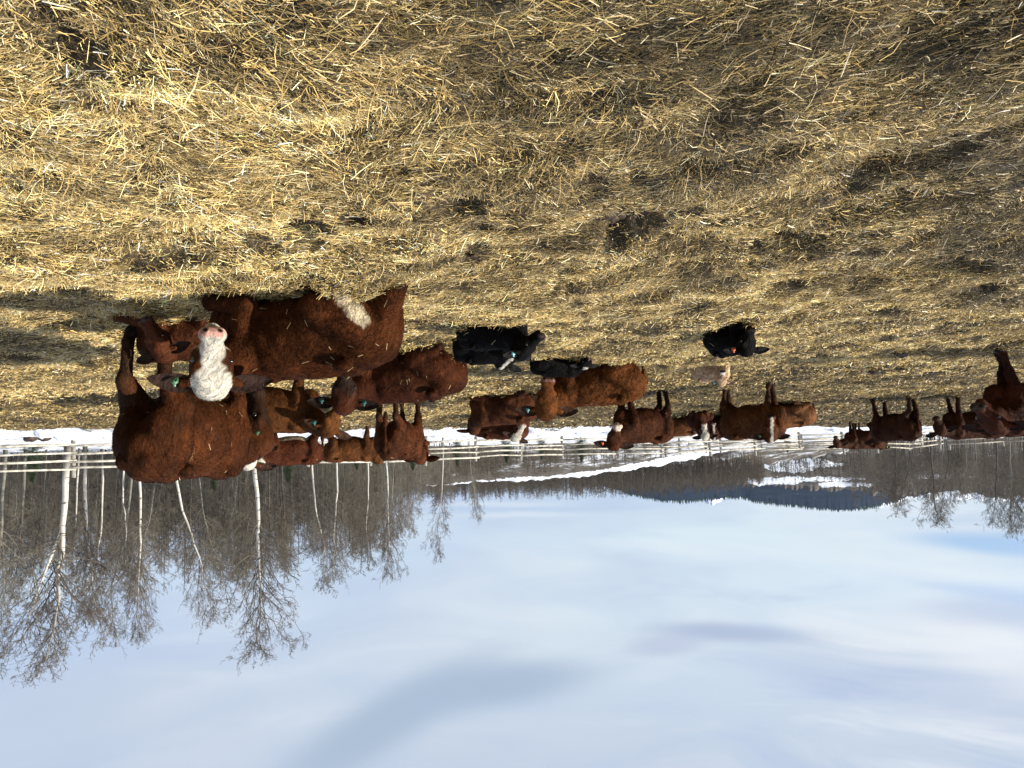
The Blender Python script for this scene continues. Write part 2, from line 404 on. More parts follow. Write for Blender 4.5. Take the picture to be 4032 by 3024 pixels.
def frame(hx, up):
    hx = unit(hx); hz = unit(np.array(up, float) - hx * np.dot(up, hx)); hy = np.cross(hz, hx)
    return np.stack([hx, hy, hz], 1)
def vnormals(V, Q):
    a = V[Q[:, 2]] - V[Q[:, 0]]; b = V[Q[:, 3]] - V[Q[:, 1]]; n = np.cross(a, b); N = np.zeros_like(V)
    for k in range(4): np.add.at(N, Q[:, k], n)
    return unit(N)
RED = (.048, .0145, .0042); DRED = (.042, .0125, .0040); TAN = (.085, .031, .0090); BLK = (.0032, .0026, .0026); PALE = (.46, .31, .19); ORG = (.088, .029, .0068)
WHT = (.50, .465, .39)

def make_cow(name, label, group, at, head, s=1.0, pose='stand', coat=RED, face=None, muzzle=(.03, .02, .018), tags=(), vox=.02, hair=8000,
             hlen=.03, hwid=.004, feet=(0, 0, 0, 0), poll=None, muz=None, roll=0.0, sink=0.0, thin=0.0, legs_dark=.55, extra=None, belly=None, patch=None,
             tail_side=0.0, bits=25, earback=.12, cat='cow', up=None, hs=1.13, seed=0, girth=1.0, hw=1.22, tail=True):
    px, Yd = at; a = R(head); wx = (CX - px) * Yd / FPX; g = float(gz(wx, Yd, False)) - sink - (.05 * s if pose == 'lie' else .015)
    M = np.array([[math.cos(a), -math.sin(a), 0], [math.sin(a), math.cos(a), 0], [0, 0, 1.]])
    org = np.array([wx, Yd, g])
    toL = lambda w: (M.T @ (np.array(w) - org)) / s
    r = np.random.default_rng(100 + seed)
    # head pose in body space
    if poll is not None:
        pw = toL(P(*poll)); mw = toL(P(*muz)); hx = unit(mw - pw)
        hup = np.array(up if up is not None else (0, 0, 1.)); 
        if up is None and abs(hx[2]) > .8: hup = unit(pw - np.array([.55, 0, .9 if pose == 'stand' else .45])) * .6 + np.array([0, 0, .35]) - .0
        if up is None and hx[2] < -.7 and (M @ hx)[1] < .35: hup = M.T @ np.array([.15 * np.sign(-wx) * 0, -.62, .78])
        HM = frame(hx, hup)
        if roll: c_, s__ = math.cos(roll), math.sin(roll); HM = HM @ np.array([[1, 0, 0], [0, c_, -s__], [0, s__, c_]])
        hp = pw - HM[:, 2] * .07 * hs + HM[:, 0] * .07 * hs
    else:
        HM = frame(np.array([.8, 0, -.45]), (0, 0, 1)); hp = np.array([1.02, 0, 1.3 if pose == 'stand' else .85])
    lo = np.array([-1.25, -.62, -.06]); hi = np.array([.95, .62, 1.5 if pose == 'stand' else 1.0])
    lo = np.minimum(lo, hp - .62 * hs); hi = np.maximum(hi, hp + .62 * hs); lo[2] = -.06
    fd = Field(lo, hi, vox / s)
    G = girth * (.93 if pose == 'stand' else .97)
    if pose == 'stand':
        fd.ell((.05, 0, .90), (.66, .30 * G, .37)); fd.ell((-.15, 0, .83), (.52, .33 * G, .34), k=.08)
        fd.ell((.45, 0, .93), (.28, .235 * G, .37), k=.08); fd.ell((.62, 0, .74), (.17, .14, .22), k=.08)
        fd.ell((-.60, 0, 1.03), (.34, .25 * G, .27), k=.07)
        for q in (-1, 1):
            fd.ell((-.42, q * .215 * G, 1.215), (.075, .055, .05), k=.045); fd.ell((-.30, q * .40 * G, 1.02), (.13, .09, .15), k=.08, sub=True); fd.ell((-.86, q * .10, 1.13), (.06, .05, .06), k=.05)
            fd.ell((.42, q * .165 * G, 1.02), (.15, .10, .27), k=.035); fd.ell((.66, q * .26, 1.04), (.12, .09, .15), k=.07, sub=True)
            f = feet[0 if q > 0 else 1]; h = feet[2 if q > 0 else 3]
            fd.cone((.44, q * .17, .86), (.42, q * .175, .60), .145, .09, .06)
            fd.cone((.42, q * .175, .60), (.44 + f * .5, q * .165, .37), .09, .062, .03); fd.ell((.44 + f * .5, q * .165, .37), (.066, .06, .07), k=.02)
            fd.cone((.44 + f * .5, q * .165, .36), (.44 + f, q * .16, .13), .052, .046, .02); fd.ell((.44 + f, q * .16, .12), (.058, .054, .05), k=.02)
            fd.cone((.44 + f, q * .16, .11), (.48 + f, q * .16, .03), .05, .064, .015)
            fd.cone((-.62, q * .15 * G, .98), (-.58, q * .19, .66), .195, .125, .07); fd.ell((-.70, q * .14, .88), (.17, .12, .2), k=.06)
            fd.cone((-.58, q * .19, .66), (-.74 + h * .5, q * .17, .46), .12, .068, .05); fd.ell((-.77 + h * .5, q * .165, .455), (.07, .056, .078), k=.02)
            fd.cone((-.76 + h * .5, q * .165, .44), (-.73 + h, q * .16, .14), .057, .049, .02); fd.ell((-.73 + h, q * .16, .13), (.06, .055, .052), k=.02)
            fd.cone((-.73 + h, q * .16, .12), (-.68 + h, q * .16, .03), .05, .064, .015)
        fd.ell((.36, 0, 1.19), (.24, .09, .10), k=.07); fd.cone((.30, 0, 1.17), (-.42, 0, 1.20), .085, .085, .07); fd.cone((-.42, 0, 1.20), (-.80, 0, 1.17), .085, .07, .06)
        if tail: fd.cone((-.84, 0, 1.20), (-.93, tail_side * .3, 1.05), .045, .033, .03); fd.cone((-.93, tail_side * .3, 1.05), (-.92, tail_side, .60), .032, .022, .02)
        if tail: fd.cone((-.92, tail_side, .60), (-.90, tail_side, .38), .045, .03, .03)
        nb = np.array([.52, 0, 1.02])
    else:
        zc = .40
        fd.ell((.02, 0, zc), (.66, .34 * G, .36)); fd.ell((-.18, .04, zc - .08), (.55, .40 * G, .30), k=.1)
        fd.ell((.45, 0, zc + .02), (.27, .25 * G, .35), k=.08); fd.ell((.60, 0, .25), (.19, .17, .2), k=.08)
        fd.ell((-.60, -.02, zc + .03), (.33, .28 * G, .26), k=.07)
        fd.ell((.32, 0, zc + .29), (.24, .09, .09), k=.07); fd.cone((.3, 0, zc + .25), (-.45, 0, zc + .26), .085, .085, .07); fd.cone((-.45, 0, zc + .26), (-.80, 0, zc + .13), .085, .08, .06)
        for q in (-1, 1):
            fd.ell((-.46, q * .22 * G, zc + .28), (.085, .06, .055), k=.05); fd.ell((-.32, q * .44 * G, zc + .16), (.13, .10, .14), k=.08, sub=True)
            fd.ell((.42, q * .20, .45), (.16, .11, .25), k=.035)
            fd.cone((.42, q * .22, .34), (.36, q * .27, .14), .12, .085, .05)
            fd.cone((.36, q * .27, .14), (.70, q * .22, .10), .085, .058, .03); fd.ell((.71, q * .22, .10), (.065, .06, .065), k=.02)
            fd.cone((.71, q * .22, .08), (.50, q * .15, .05), .045, .04, .02); fd.cone((.50, q * .15, .05), (.42, q * .14, .05), .045, .05, .02)
            k_ = .38 if q * sideof(head) > 0 else .30
            fd.cone((-.60, q * .22, .34), (-.28, q * k_, .22), .20, .14, .08); fd.ell((-.5, q * .3, .26), (.26, .14, .22), k=.08)
            fd.cone((-.28, q * k_, .20), (-.62, q * (k_ + .10), .08), .11, .06, .05)
            fd.cone((-.62, q * (k_ + .10), .07), (-.28, q * (k_ + .15), .045), .05, .04, .02); fd.cone((-.28, q * (k_ + .15), .045), (-.20, q * (k_ + .15), .04), .045, .05, .02)
        fd.cone((-.80, 0, .58), (-.89, .03, .34), .05, .035, .05); fd.cone((-.89, .03, .34), (-.88, .10, .06), .034, .03, .04)
        nb = np.array([.52, 0, zc + .14])
    X_, Y_, Z_ = HM[:, 0], HM[:, 1], HM[:, 2]
    H = lambda x, y, z: hp + hs * (X_ * x + Y_ * y * hw + Z_ * z)
    hv = np.array((1, hw, 1.04)) * hs
    nk = H(-.04, 0, -.02); mid = (nb + nk) / 2 + np.array([.03, 0, -.02])
    fd.cone(nb, mid, .235, .185, .09); fd.cone(mid, nk, .185, .115 * hs, .07); fd.cone(nb + [.05, 0, -.16], H(.0, 0, -.10), .13, .06 * hs, .08)
    kk = .03 * hs
    fd.ell(H(.03, 0, .0), np.array((.145, .115, .12)) * hv, HM, kk); fd.ell(H(-.03, 0, .075), np.array((.07, .085, .05)) * hv, HM, kk)
    [fd.cone(H(.10, q * .035, .0), H(.33, q * .012, -.02), .085 * hs, .052 * hs, kk) for q in (-1, 1)]; [fd.cone(H(.06, q * .02, -.09), H(.34, q * .008, -.075), .07 * hs, .040 * hs, kk) for q in (-1, 1)]
    for q in (-1, 1):
        fd.ell(H(.12, q * .058, -.055), np.array((.12, .055, .08)) * hv, HM, kk); fd.ell(H(.145, q * .074, .040), np.array((.055, .032, .028)) * hv, HM, kk)
        fd.ell(H(.385, q * .024, -.02), np.array((.058, .05, .052)) * hv, HM, .02 * hs)
        fd.cone(H(.03, q * .08, .03), H(-.0, q * .15, .03), .04 * hs, .03 * hs, .02 * hs)
        fd.ell(H(.455, q * .040, -.004), np.array((.022, .014, .017)) * hs, HM, .008, True)
        fd.ell(H(.190, q * .104, .008), np.array((.022, .018, .016)) * hs, HM, .01, True)
    fd.ell(H(.37, 0, -.095), np.array((.05, .042, .03)) * hv, HM, .015 * hs)
    if extra: extra(fd)
    V, Q = fd.mesh(); N = vnormals(V, Q)
    hc = ((V - hp) @ HM) / hs / [1, hw, 1]
    inhead = (np.linalg.norm(hc - [.2, 0, -.02], axis=1) < .36) & (hc[:, 2] > -.15) & (np.abs(hc[:, 1]) < .15) & (hc[:, 0] > -.16)
    amp = np.where(inhead, .25, 1.0)
    dsp = .030 * vn3(V[:, 0] * 5, V[:, 1] * 5, V[:, 2] * 4, seed) + .018 * vn3(V[:, 0] * 13, V[:, 1] * 13, V[:, 2] * 9, seed + 3)
    V = V + N * (dsp * amp)[:, None]
    # ---- colour by region
    c = np.tile(np.array(coat, float), (len(V), 1)); lum = 1 + .7 * vn3(V[:, 0] * 3, V[:, 1] * 3, V[:, 2] * 3, seed + 9) + .5 * vn3(V[:, 0] * 8, V[:, 1] * 8, V[:, 2] * 6, seed + 10); c *= lum[:, None]
    def lay(mask, colr): nonlocal c; mk = np.clip(mask, 0, 1)[:, None]; c = c * (1 - mk) + np.array(colr) * mk
    jt = vn3(V[:, 0] * 22, V[:, 1] * 22, V[:, 2] * 22, seed + 4) * .05
    if belly: lay(sstep(V[:, 2] + jt, .64, .60) * (np.abs(V[:, 1]) < .22) * (V[:, 0] < .3) * (V[:, 0] > -.5), belly)
    if pose == 'stand':
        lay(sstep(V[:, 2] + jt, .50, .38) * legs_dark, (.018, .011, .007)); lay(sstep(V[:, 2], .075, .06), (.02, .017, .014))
        # mud on the thighs
        lay(.45 * (V[:, 0] < -.4) * sstep(vn3(V[:, 0] * 7, V[:, 1] * 7, V[:, 2] * 5, 77) + (0.95 - V[:, 2]) * .4, .05, .3), (.03, .018, .010))
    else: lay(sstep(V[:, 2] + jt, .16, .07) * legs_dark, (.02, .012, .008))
    if patch: pa, pb = np.array(patch[0]), np.array(patch[1]); tt = np.clip((V[:, [0, 2]] - pa) @ (pb - pa) / ((pb - pa) @ (pb - pa)), 0, 1); lay((V[:, 1] * sideof(head) > .05) * sstep(np.linalg.norm(V[:, [0, 2]] - pa - tt[:, None] * (pb - pa), axis=1) + jt * 1.2, .066, .042), (.44, .37, .25))
    ho = inhead
    if face is not None:
        kind, colr = face
        if kind == 'full':      # white face, dark rings at the eyes
            lay(ho * sstep(hc[:, 0] + jt, -.13, -.09) * sstep(hc[:, 2] + jt * .6 + .55 * hc[:, 0], -.10, -.06) * (np.abs(hc[:, 1]) < .105), colr)
            for q in (-1, 1): lay(ho * sstep(np.linalg.norm((hc - [.175, q * .105, .0]) / [1.35, 1, 1.1], axis=1) + jt * .5, .088, .068), coat)
        elif kind == 'blaze':
            lay(ho * sstep(np.abs(hc[:, 1]) + jt * .6, .030, .018) * sstep(hc[:, 2], -.03, .0) * (hc[:, 0] > -.12), colr)
        elif kind == 'nose':
            lay(ho * sstep(hc[:, 0] + jt * .5, .30, .33), colr)
        elif kind == 'darkhead':
            lay(ho * sstep(hc[:, 0] + jt, .0, .22), colr)
        elif kind == 'star':
            lay(ho * sstep(np.linalg.norm(hc - [0.02, .0, .11], axis=1) + jt, .08, .05), colr)
    lay(ho * sstep(hc[:, 0] + np.abs(hc[:, 1]) * .25 + jt * .1, .405, .42) * sstep(hc[:, 2], -.075, -.06), muzzle)
    lay(ho * sstep(hc[:, 0], .40, .43) * (np.abs(hc[:, 2] + .078) < .008), (.01, .006, .005))
    for q in (-1, 1): lay(ho * sstep(np.linalg.norm((hc - [.447, q * .040, -.004]), axis=1), .024, .016), (.008, .005, .005))
    polys_q = [Q]; VV = [V]; CC = [c]; nV = len(V); tris = []
    # ---- ears, grown into the same surface mesh
    for q in (-1, 1):
        d = unit(X_ * (-earback) + Y_ * q + Z_ * (-.06)); op = unit(X_ * .42 + Z_ * .80 + Y_ * .1 * q); op = unit(op - d * np.dot(op, d)); wv = np.cross(d, op)
        base = H(.0, q * .10, .03); ns, nt = 11, 8; L = .27 * hs; W = .072 * hs
        for side in (0, 1):
            g_ = []
            for i in range(ns + 1):
                u = i / ns; w_ = W * (math.sin(math.pi * min(1, .12 + u * .88)) ** .6) * (1 - .35 * u) + .004
                for j in range(nt + 1):
                    t_ = (j / nt - .5) * 2; cup = (.035 * hs) * (1 - t_ * t_) * (1 - .55 * u)
                    g_.append(base + d * L * u + wv * w_ * t_ - op * (cup + (.009 if side else 0)) + op * .02 * hs + X_ * .03 * hs * u * u)
            g_ = np.array(g_); ids = (np.arange((ns + 1) * (nt + 1)).reshape(ns + 1, nt + 1)) + nV
            f = np.stack([ids[:-1, :-1], ids[1:, :-1], ids[1:, 1:], ids[:-1, 1:]], -1).reshape(-1, 4)
            polys_q.append(f if side else f[:, ::-1]); VV.append(g_); nV += len(g_)
            cc = np.tile(np.array(coat) * (.8 if side else .45), (len(g_), 1)); cc += (0 if side else .015); CC.append(cc)
    Vb = np.concatenate(VV); Cb = np.concatenate(CC); Qb = np.concatenate(polys_q); Nb = vnormals(Vb, Qb)
    nbody = len(Qb)
    # ---- hair
    aV = [Vb]; aC = [Cb]
    if hair:
        p = Vb[Qb]; ar = np.linalg.norm(np.cross(p[:, 2] - p[:, 0], p[:, 3] - p[:, 1]), axis=1)
        fi = r.choice(len(Qb), hair, p=ar / ar.sum()); uv = r.random((hair, 2))
        q4 = Qb[fi]; w4 = np.stack([(1 - uv[:, 0]) * (1 - uv[:, 1]), uv[:, 0] * (1 - uv[:, 1]), uv[:, 0] * uv[:, 1], (1 - uv[:, 0]) * uv[:, 1]], 1)
        pos = (Vb[q4] * w4[..., None]).sum(1); nn = unit((Nb[q4] * w4[..., None]).sum(1)); cc = (Cb[q4] * w4[..., None]).sum(1)
        hcc = ((pos - hp) @ HM) / hs / [1, hw, 1]; hd = (np.linalg.norm(hcc - [.2, 0, -.02], axis=1) < .34) & (hcc[:, 2] > -.15)
        flow = np.tile(np.array([-.55, 0, -.8]), (hair, 1)); flow[:, 0] += 1.3 * vn3(pos[:, 0] * 4, pos[:, 1] * 4, pos[:, 2] * 4, seed + 21); flow[:, 1] += 1.3 * vn3(pos[:, 0] * 4, pos[:, 1] * 4, pos[:, 2] * 4, seed + 22)
        flow[hd] = X_ * 1.0 + r.normal(0, .35, (hd.sum(), 3))
        curl = hd & (hcc[:, 0] < .09); flow[curl] = r.normal(0, .6, (curl.sum(), 3)) + X_ * .4
        tg = unit(flow - nn * (flow * nn).sum(1, keepdims=True)); dr = unit(tg + nn * r.uniform(.05, .5, (hair, 1)) + r.normal(0, .18, (hair, 3)))
        L = hlen / s * r.uniform(.5, 1.3, hair) * np.where(hd, np.where(hcc[:, 0] > .1, .25, .75), 1); L *= np.where(hd & (hcc[:, 0] > .36), .15, 1)
        w_ = unit(np.cross(dr, nn) + r.normal(0, .35, (hair, 3))); W = hwid / s * .6 * np.where(hd, .7, 1)
        b0 = pos - w_ * W[:, None]; b1 = pos + w_ * W[:, None]; tp = pos + dr * L[:, None]
        hv = np.stack([b0, b1, tp], 1).reshape(-1, 3); br = r.lognormal(0.05, .42, hair)
        hcCol = np.repeat(cc * br[:, None], 3, axis=0) * np.tile(np.array([.85, .85, 1.25]), hair)[:, None]
        aV.append(hv); aC.append(np.minimum(hcCol, .85)); tris.append(np.arange(hair * 3).reshape(-1, 3) + nV); nV += hair * 3
    if bits:      # bits of straw caught in the coat
        up_ = Nb[:, :]; fi = r.choice(len(Qb), bits * 3); pos = Vb[Qb[fi]].mean(1); nn = unit(Nb[Qb[fi]].mean(1))
        hcc = ((pos - hp) @ HM) / hs; ok = (np.linalg.norm(hcc - [.2, 0, 0], axis=1) > .34); pos, nn = pos[ok][:bits], nn[ok][:bits]; k = len(pos)
        tg = r.normal(0, 1, (k, 3)); tg = unit(tg - nn * (tg * nn).sum(1, keepdims=True)); w_ = np.cross(tg, nn); L = r.uniform(.03, .08, k) / s; W = .0016 / s * max(1, Yd / 9)
        pos = pos + nn * .016 / s
        hv = np.stack([pos - w_ * W, pos + w_ * W, pos + w_ * W + tg * L[:, None] + nn * .008, pos - w_ * W + tg * L[:, None] + nn * .008], 1).reshape(-1, 3)
        aV.append(hv); aC.append(np.tile(np.array([.62, .50, .26]), (k * 4, 1))); Qx = np.arange(k * 4).reshape(-1, 4) + nV; nV += k * 4
        Qall = np.concatenate([Qb, Qx])
    else: Qall = Qb
    root = obj(name, None, None, label, cat, group, None, tuple(org)); root.rotation_euler = (0, 0, a)
    sm = np.zeros(len(Qall) + sum(len(t) for t in tris), bool); sm[:nbody] = True
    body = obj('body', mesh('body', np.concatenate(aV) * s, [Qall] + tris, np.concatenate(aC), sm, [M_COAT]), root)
    W2 = lambda p: tuple(np.array(p) * s)
    for q in (-1, 1):        # eyes
        e = Bag(); th = np.linspace(0, np.pi, 7); 
        ring = [[math.sin(t) * math.cos(u), math.sin(t) * math.sin(u), math.cos(t)] for t in th for u in np.arange(10) * 2 * np.pi / 10]
        f = [[i * 10 + j, i * 10 + (j + 1) % 10, (i + 1) * 10 + (j + 1) % 10, (i + 1) * 10 + j] for i in range(6) for j in range(10)]
        e.add((np.array(ring) * .021 * hs + H(.188, q * .093, .008)) * s, np.array(f)); obj('eye', e.mesh('eye', M_EYE, True), body)
    for (q, colr, txt) in tags:   # ear tag hanging from the ear: panel with a narrowed neck and a button
        d = unit(X_ * (-earback) + Y_ * q); base = H(.0, q * .10, .03) + d * .105 * hs + unit(X_ * .42 + Z_ * .80) * .055 * hs
        camd = unit(toL(CAM) - base); n_ = unit(camd * .5 + X_ * .5); dn = np.array([0, 0, -1.]); dn = unit(dn - n_ * np.dot(dn, n_)); sd_ = np.cross(dn, n_)
        k = 1.0 / s * (.78 if s > .8 else .6); pr = [(-.012, -.015), (.012, -.015), (.014, .012), (.036, .03), (.038, .085), (-.038, .085), (-.036, .03), (-.014, .012)]
        b = Bag(); fr = [base + (sd_ * x + dn * y) * k + n_ * .006 * k for x, y in pr]; bk = [base + (sd_ * x + dn * y) * k for x, y in pr]
        b.add(np.array(fr + bk) * s, np.array([[i, 8 + i, 8 + (i + 1) % 8, (i + 1) % 8] for i in range(8)] + [[0, 1, 2, 7], [2, 3, 6, 7], [3, 4, 5, 6], [15, 10, 9, 8], [15, 14, 11, 10], [14, 13, 12, 11]]))
        tg_o = obj('ear_tag', b.mesh('ear_tag', TAGM[colr]), body)
        if txt:
            cu = bpy.data.curves.new('tag_number', 'FONT'); cu.body = txt; cu.size = .052 * k * s; cu.align_x = 'CENTER'; cu.align_y = 'CENTER'; cu.extrude = .0006
            to = bpy.data.objects.new('tmp', cu); COL.objects.link(to); dg = bpy.context.evaluated_depsgraph_get(); tm = bpy.data.meshes.new_from_object(to.evaluated_get(dg)); bpy.data.objects.remove(to)
            c0 = (base + dn * .057 * k + n_ * .0085 * k) * s; ux = -sd_ if np.dot(np.cross(-sd_, -dn), n_) > 0 else sd_
            Mx = Matrix(((ux[0], -dn[0], n_[0], c0[0]), (ux[1], -dn[1], n_[1], c0[1]), (ux[2], -dn[2], n_[2], c0[2]), (0, 0, 0, 1))); tm.transform(Mx)
            tm.materials.clear(); tm.materials.append(M_INK); obj('tag_number', tm, tg_o)
    return root
def sideof(head):
    """which flank faces the camera: +1 when it is the left one"""
    a = R(head); left = np.array([-math.sin(a), math.cos(a)]); return 1 if left[1] < 0 else -1
#@@COWS
# ------------------------------------------------------------------ cows
GS = 'cattle resting and standing in the straw yard'
def cows():
    mk = make_cow
    def sheath(fd): fd.cone((-.15, 0, .60), (-.10, 0, .50), .05, .03, .04)
    mk('cow', 'big red-brown bull standing rump first at the left, right beside the fence and birches', GS, (765, 8.0), 98, 1.17, tail=False,
       coat=RED, face=('darkhead', (.020, .009, .005)), muzzle=(.012, .009, .008), poll=(1045, 1768, 9.15), muz=(1054, 1628, 9.2), up=(.1, 1.0, .25), tags=((1, 'green', None),), vox=.014, hair=60000, hlen=.024, hwid=.0042, seed=1, bits=70, extra=sheath, feet=(.05, -.06, .04, -.02), cat='bull', girth=.95, hs=1.32)
    mk('cow', 'large lying red cow with curly white face towards the camera and a green ear tag', GS, (1172, 6.5), 3, 1.0, 'lie',
       coat=RED, face=('full', WHT), muzzle=(.52, .30, .25), poll=(832, 1556, 6.05), muz=(838, 1352, 5.66), tags=((1, 'green', 'A2'),), vox=.013, hair=80000, hlen=.026, hwid=.004, seed=2, bits=60, patch=((-.52, .14), (-.68, .33)), extra=lambda fd: (fd.cone((-.72, -.16, .42), (-.90, -.34, .13), .15, .11, .06), fd.cone((-.86, -.30, .2), (-.98, -.36, .05), .10, .07, .05)), hs=1.22, earback=.0, hw=1.2)
    mk('cow', 'brown calf lying with a foreleg stretched out beside the big white-faced cow', GS, (745, 7.35), -12, .66, 'lie',
       coat=(.06, .019, .008), poll=(648, 1415, 7.0), muz=(578, 1312, 6.85), muzzle=(.09, .06, .055), vox=.012, hair=18000, hlen=.018, hwid=.004, seed=3, cat='calf', sink=.08, hs=1.25,
       extra=lambda fd: (fd.cone((.55, -.2, .22), (.95, -.15, .14), .11, .07, .05), fd.cone((.95, -.15, .14), (1.30, -.05, .16), .06, .05, .03)))
    mk('cow', 'tan-red cow standing in profile behind the white-faced cow, green tag at its lowered head', GS, (1070, 10.9), 168, .86,
       coat=TAN, poll=(1285, 1712, 10.7), muz=(1345, 1590, 10.6), tags=((1, 'teal', None),), vox=.016, hair=34000, hlen=.024, hwid=.005, seed=4, girth=1.05)
    mk('cow', 'dark-headed lying cow with pale nose and two teal ear tags, facing the camera', GS, (1575, 9.95), 4, .98, 'lie',
       coat=(.040, .0115, .0042), face=('darkhead', (.022, .012, .009)), muzzle=(.5, .33, .26), poll=(1350, 1618, 9.3), muz=(1352, 1478, 9.1), tags=((1, 'teal', '13'), (-1, 'teal', '13')), vox=.015, hair=40000, hlen=.023, hwid=.0045, seed=5, bits=70, hs=1.18)
    mk('cow', 'black calf lying with head raised in profile and a light blue ear tag', GS, (1952, 7.9), 207, .50, 'lie',
       coat=BLK, poll=(2046, 1412, 7.7), muz=(2128, 1352, 7.55), tags=((1, 'blue', None),), vox=.012, hair=14000, hlen=.014, hwid=.004, seed=6, cat='calf', bits=14, sink=.02, hs=1.45, earback=.6)
    mk('cow', 'black calf with a white blaze lying curled behind the black calf with the blue tag', GS, (1932, 8.9), 202, .53, 'lie',
       coat=BLK, face=('blaze', WHT), poll=(1972, 1447, 8.9), muz=(2010, 1385, 8.8), vox=.014, hair=8000, hlen=.016, hwid=.004, seed=7, cat='calf', bits=8, hs=1.3)
    mk('cow', 'black calf with small white head marks lying in front of the orange-red cow', GS, (2200, 11.1), 183, .46, 'lie',
       coat=BLK, face=('star', WHT), poll=(2300, 1450, 10.95), muz=(2325, 1420, 10.7), vox=.014, hair=8000, hlen=.016, hwid=.005, seed=8, cat='calf', bits=4, sink=.04, hs=1.3)
    mk('cow', 'orange-red lying cow facing the camera, light blue tag, behind a small black calf', GS, (2335, 12.3), 2, .97, 'lie',
       coat=ORG, poll=(2150, 1645, 11.7), muz=(2158, 1530, 11.4), muzzle=(.22, .12, .09), tags=((1, 'blue', None),), vox=.016, hair=30000, hlen=.035, hwid=.007, seed=9, bits=15, hs=1.34)
    mk('cow', 'brown cow lying with its head turned away, behind the two black calves', GS, (1975, 16.6), 12, .95, 'lie',
       coat=(.065, .022, .009), poll=(1868, 1705, 17.3), muz=(1858, 1690, 17.8), vox=.02, hair=14000, hlen=.03, hwid=.009, seed=10, bits=0)
    mk('cow', 'white-faced cow lying farthest back in the middle beside the snow bank', GS, (1975, 21.5), 186, 1.0, 'lie',
       coat=(.05, .015, .006), face=('full', WHT), muzzle=(.4, .22, .2), poll=(2025, 1735, 21.0), muz=(2058, 1690, 20.8), vox=.025, hair=10000, hwid=.011, seed=11, bits=0)
    mk('cow', 'dark red cow standing with white nose, head hung, behind the orange-red lying cow', GS, (2520, 17.2), -35, 1.03,
       coat=DRED, face=('nose', (.6, .5, .42)), muzzle=(.5, .38, .3), poll=(2415, 1768, 16.2), muz=(2436, 1690, 15.9), tags=((1, 'orange', None),), vox=.02, hair=26000, hwid=.009, hlen=.034, seed=12, bits=10, feet=(.0, .05, -.05, .08))
    mk('cow', 'tan cow lying half hidden behind the standing white-nosed red cow', GS, (2670, 26.5), 5, .95, 'lie',
       coat=(.12, .046, .015), poll=(2600, 1715, 26), muz=(2590, 1690, 25.6), vox=.03, hair=8000, hwid=.014, seed=13, bits=0)
    mk('cow', 'pale cream calf with a turquoise ear tag lying in front of the standing cow', GS, (2808, 12.95), 226, .44, 'lie',
       coat=PALE, face=('nose', (.7, .62, .55)), muzzle=(.08, .05, .05), poll=(2842, 1518, 12.75), muz=(2848, 1464, 12.5), tags=((1, 'blue', None),), vox=.012, hair=9000, hlen=.014, hwid=.005, seed=14, cat='calf', bits=3, legs_dark=.1, hs=1.35)
    mk('cow', 'black calf with an orange numbered ear tag lying alone in the straw on the right', GS, (2895, 8.95), 248, .46, 'lie',
       coat=BLK, poll=(2938, 1398, 8.45), muz=(2962, 1312, 8.2), tags=((1, 'orange', '59'),), vox=.012, hair=14000, hlen=.016, hwid=.004, seed=15, cat='calf', bits=4, sink=.0, hs=1.5, earback=.1)
    mk('cow', 'red cow standing with a white blaze, head turned back, behind the cream calf', GS, (2968, 17.2), 232, 1.0,
       coat=(.072, .025, .008), face=('blaze', WHT), poll=(3035, 1735, 16.5), muz=(3042, 1655, 16.3), tags=((1, 'green', None),), vox=.02, hair=22000, hwid=.009, seed=16, bits=0, feet=(.06, -.06, .05, -.1))
    mk('cow', 'tan cow lying with its pale rump to the right of the standing blazed cow', GS, (3085, 22.5), 8, 1.0, 'lie',
       coat=(.15, .062, .023), poll=(3000, 1715, 22), muz=(2990, 1690, 21.8), vox=.025, hair=9000, hwid=.012, seed=17, bits=0)
    mk('cow', 'dark red far cow with an all-white face, left one of the pair of white faces', GS, (2748, 25.0), -78, .95, 'lie',
       coat=(.045, .014, .006), face=('full', WHT), muzzle=(.4, .25, .22), poll=(2778, 1730, 24.0), muz=(2775, 1684, 23.8), vox=.025, hair=8000, hwid=.013, seed=18, bits=0)
    mk('cow', 'dark red far cow with a narrow white blaze, right one of the white-faced pair', GS, (2850, 26.0), -110, .95, 'lie',
       coat=(.05, .015, .006), face=('blaze', WHT), muzzle=(.3, .2, .18), poll=(2813, 1728, 24.6), muz=(2811, 1684, 24.4), vox=.025, hair=8000, hwid=.013, seed=19, bits=0)
    mk('cow', 'far brown cow with a lighter mane, standing by the fence, facing the photo centre', GS, (3385, 35.0), 2, 1.06,
       coat=(.05, .017, .007), poll=(3300, 1762, 34.5), muz=(3293, 1728, 34.2), vox=.03, hair=9000, hwid=.016, hlen=.04, seed=20, bits=0)
    mk('cow', 'far brown cow with a yellow ear tag behind the cow with the lighter mane', GS, (3425, 36.5), 176, 1.0,
       coat=(.05, .017, .007), poll=(3470, 1768, 35.5), muz=(3482, 1735, 35.2), tags=((-1, 'yellow', None),), vox=.03, hair=8000, hwid=.016, hlen=.04, seed=21, bits=0)
    mk('cow', 'brown cow standing rump first, tail edge lit, in front of the two far cows', GS, (3508, 22.8), 74, 1.06,
       coat=(.042, .014, .006), poll=(3462, 1730, 23.5), muz=(3432, 1690, 23.6), vox=.022, hair=16000, hwid=.011, seed=22, bits=0, feet=(.0, .08, .1, -.1), legs_dark=.4)
    mk('cow', 'brown cow standing side on, head low, behind the cow cut off by the right edge', GS, (3815, 22.2), 3, 1.03,
       coat=(.042, .014, .006), poll=(3712, 1712, 22.0), muz=(3688, 1650, 21.8), vox=.022, hair=18000, hwid=.011, seed=23, bits=0, feet=(.08, -.05, .04, -.08), legs_dark=.4)
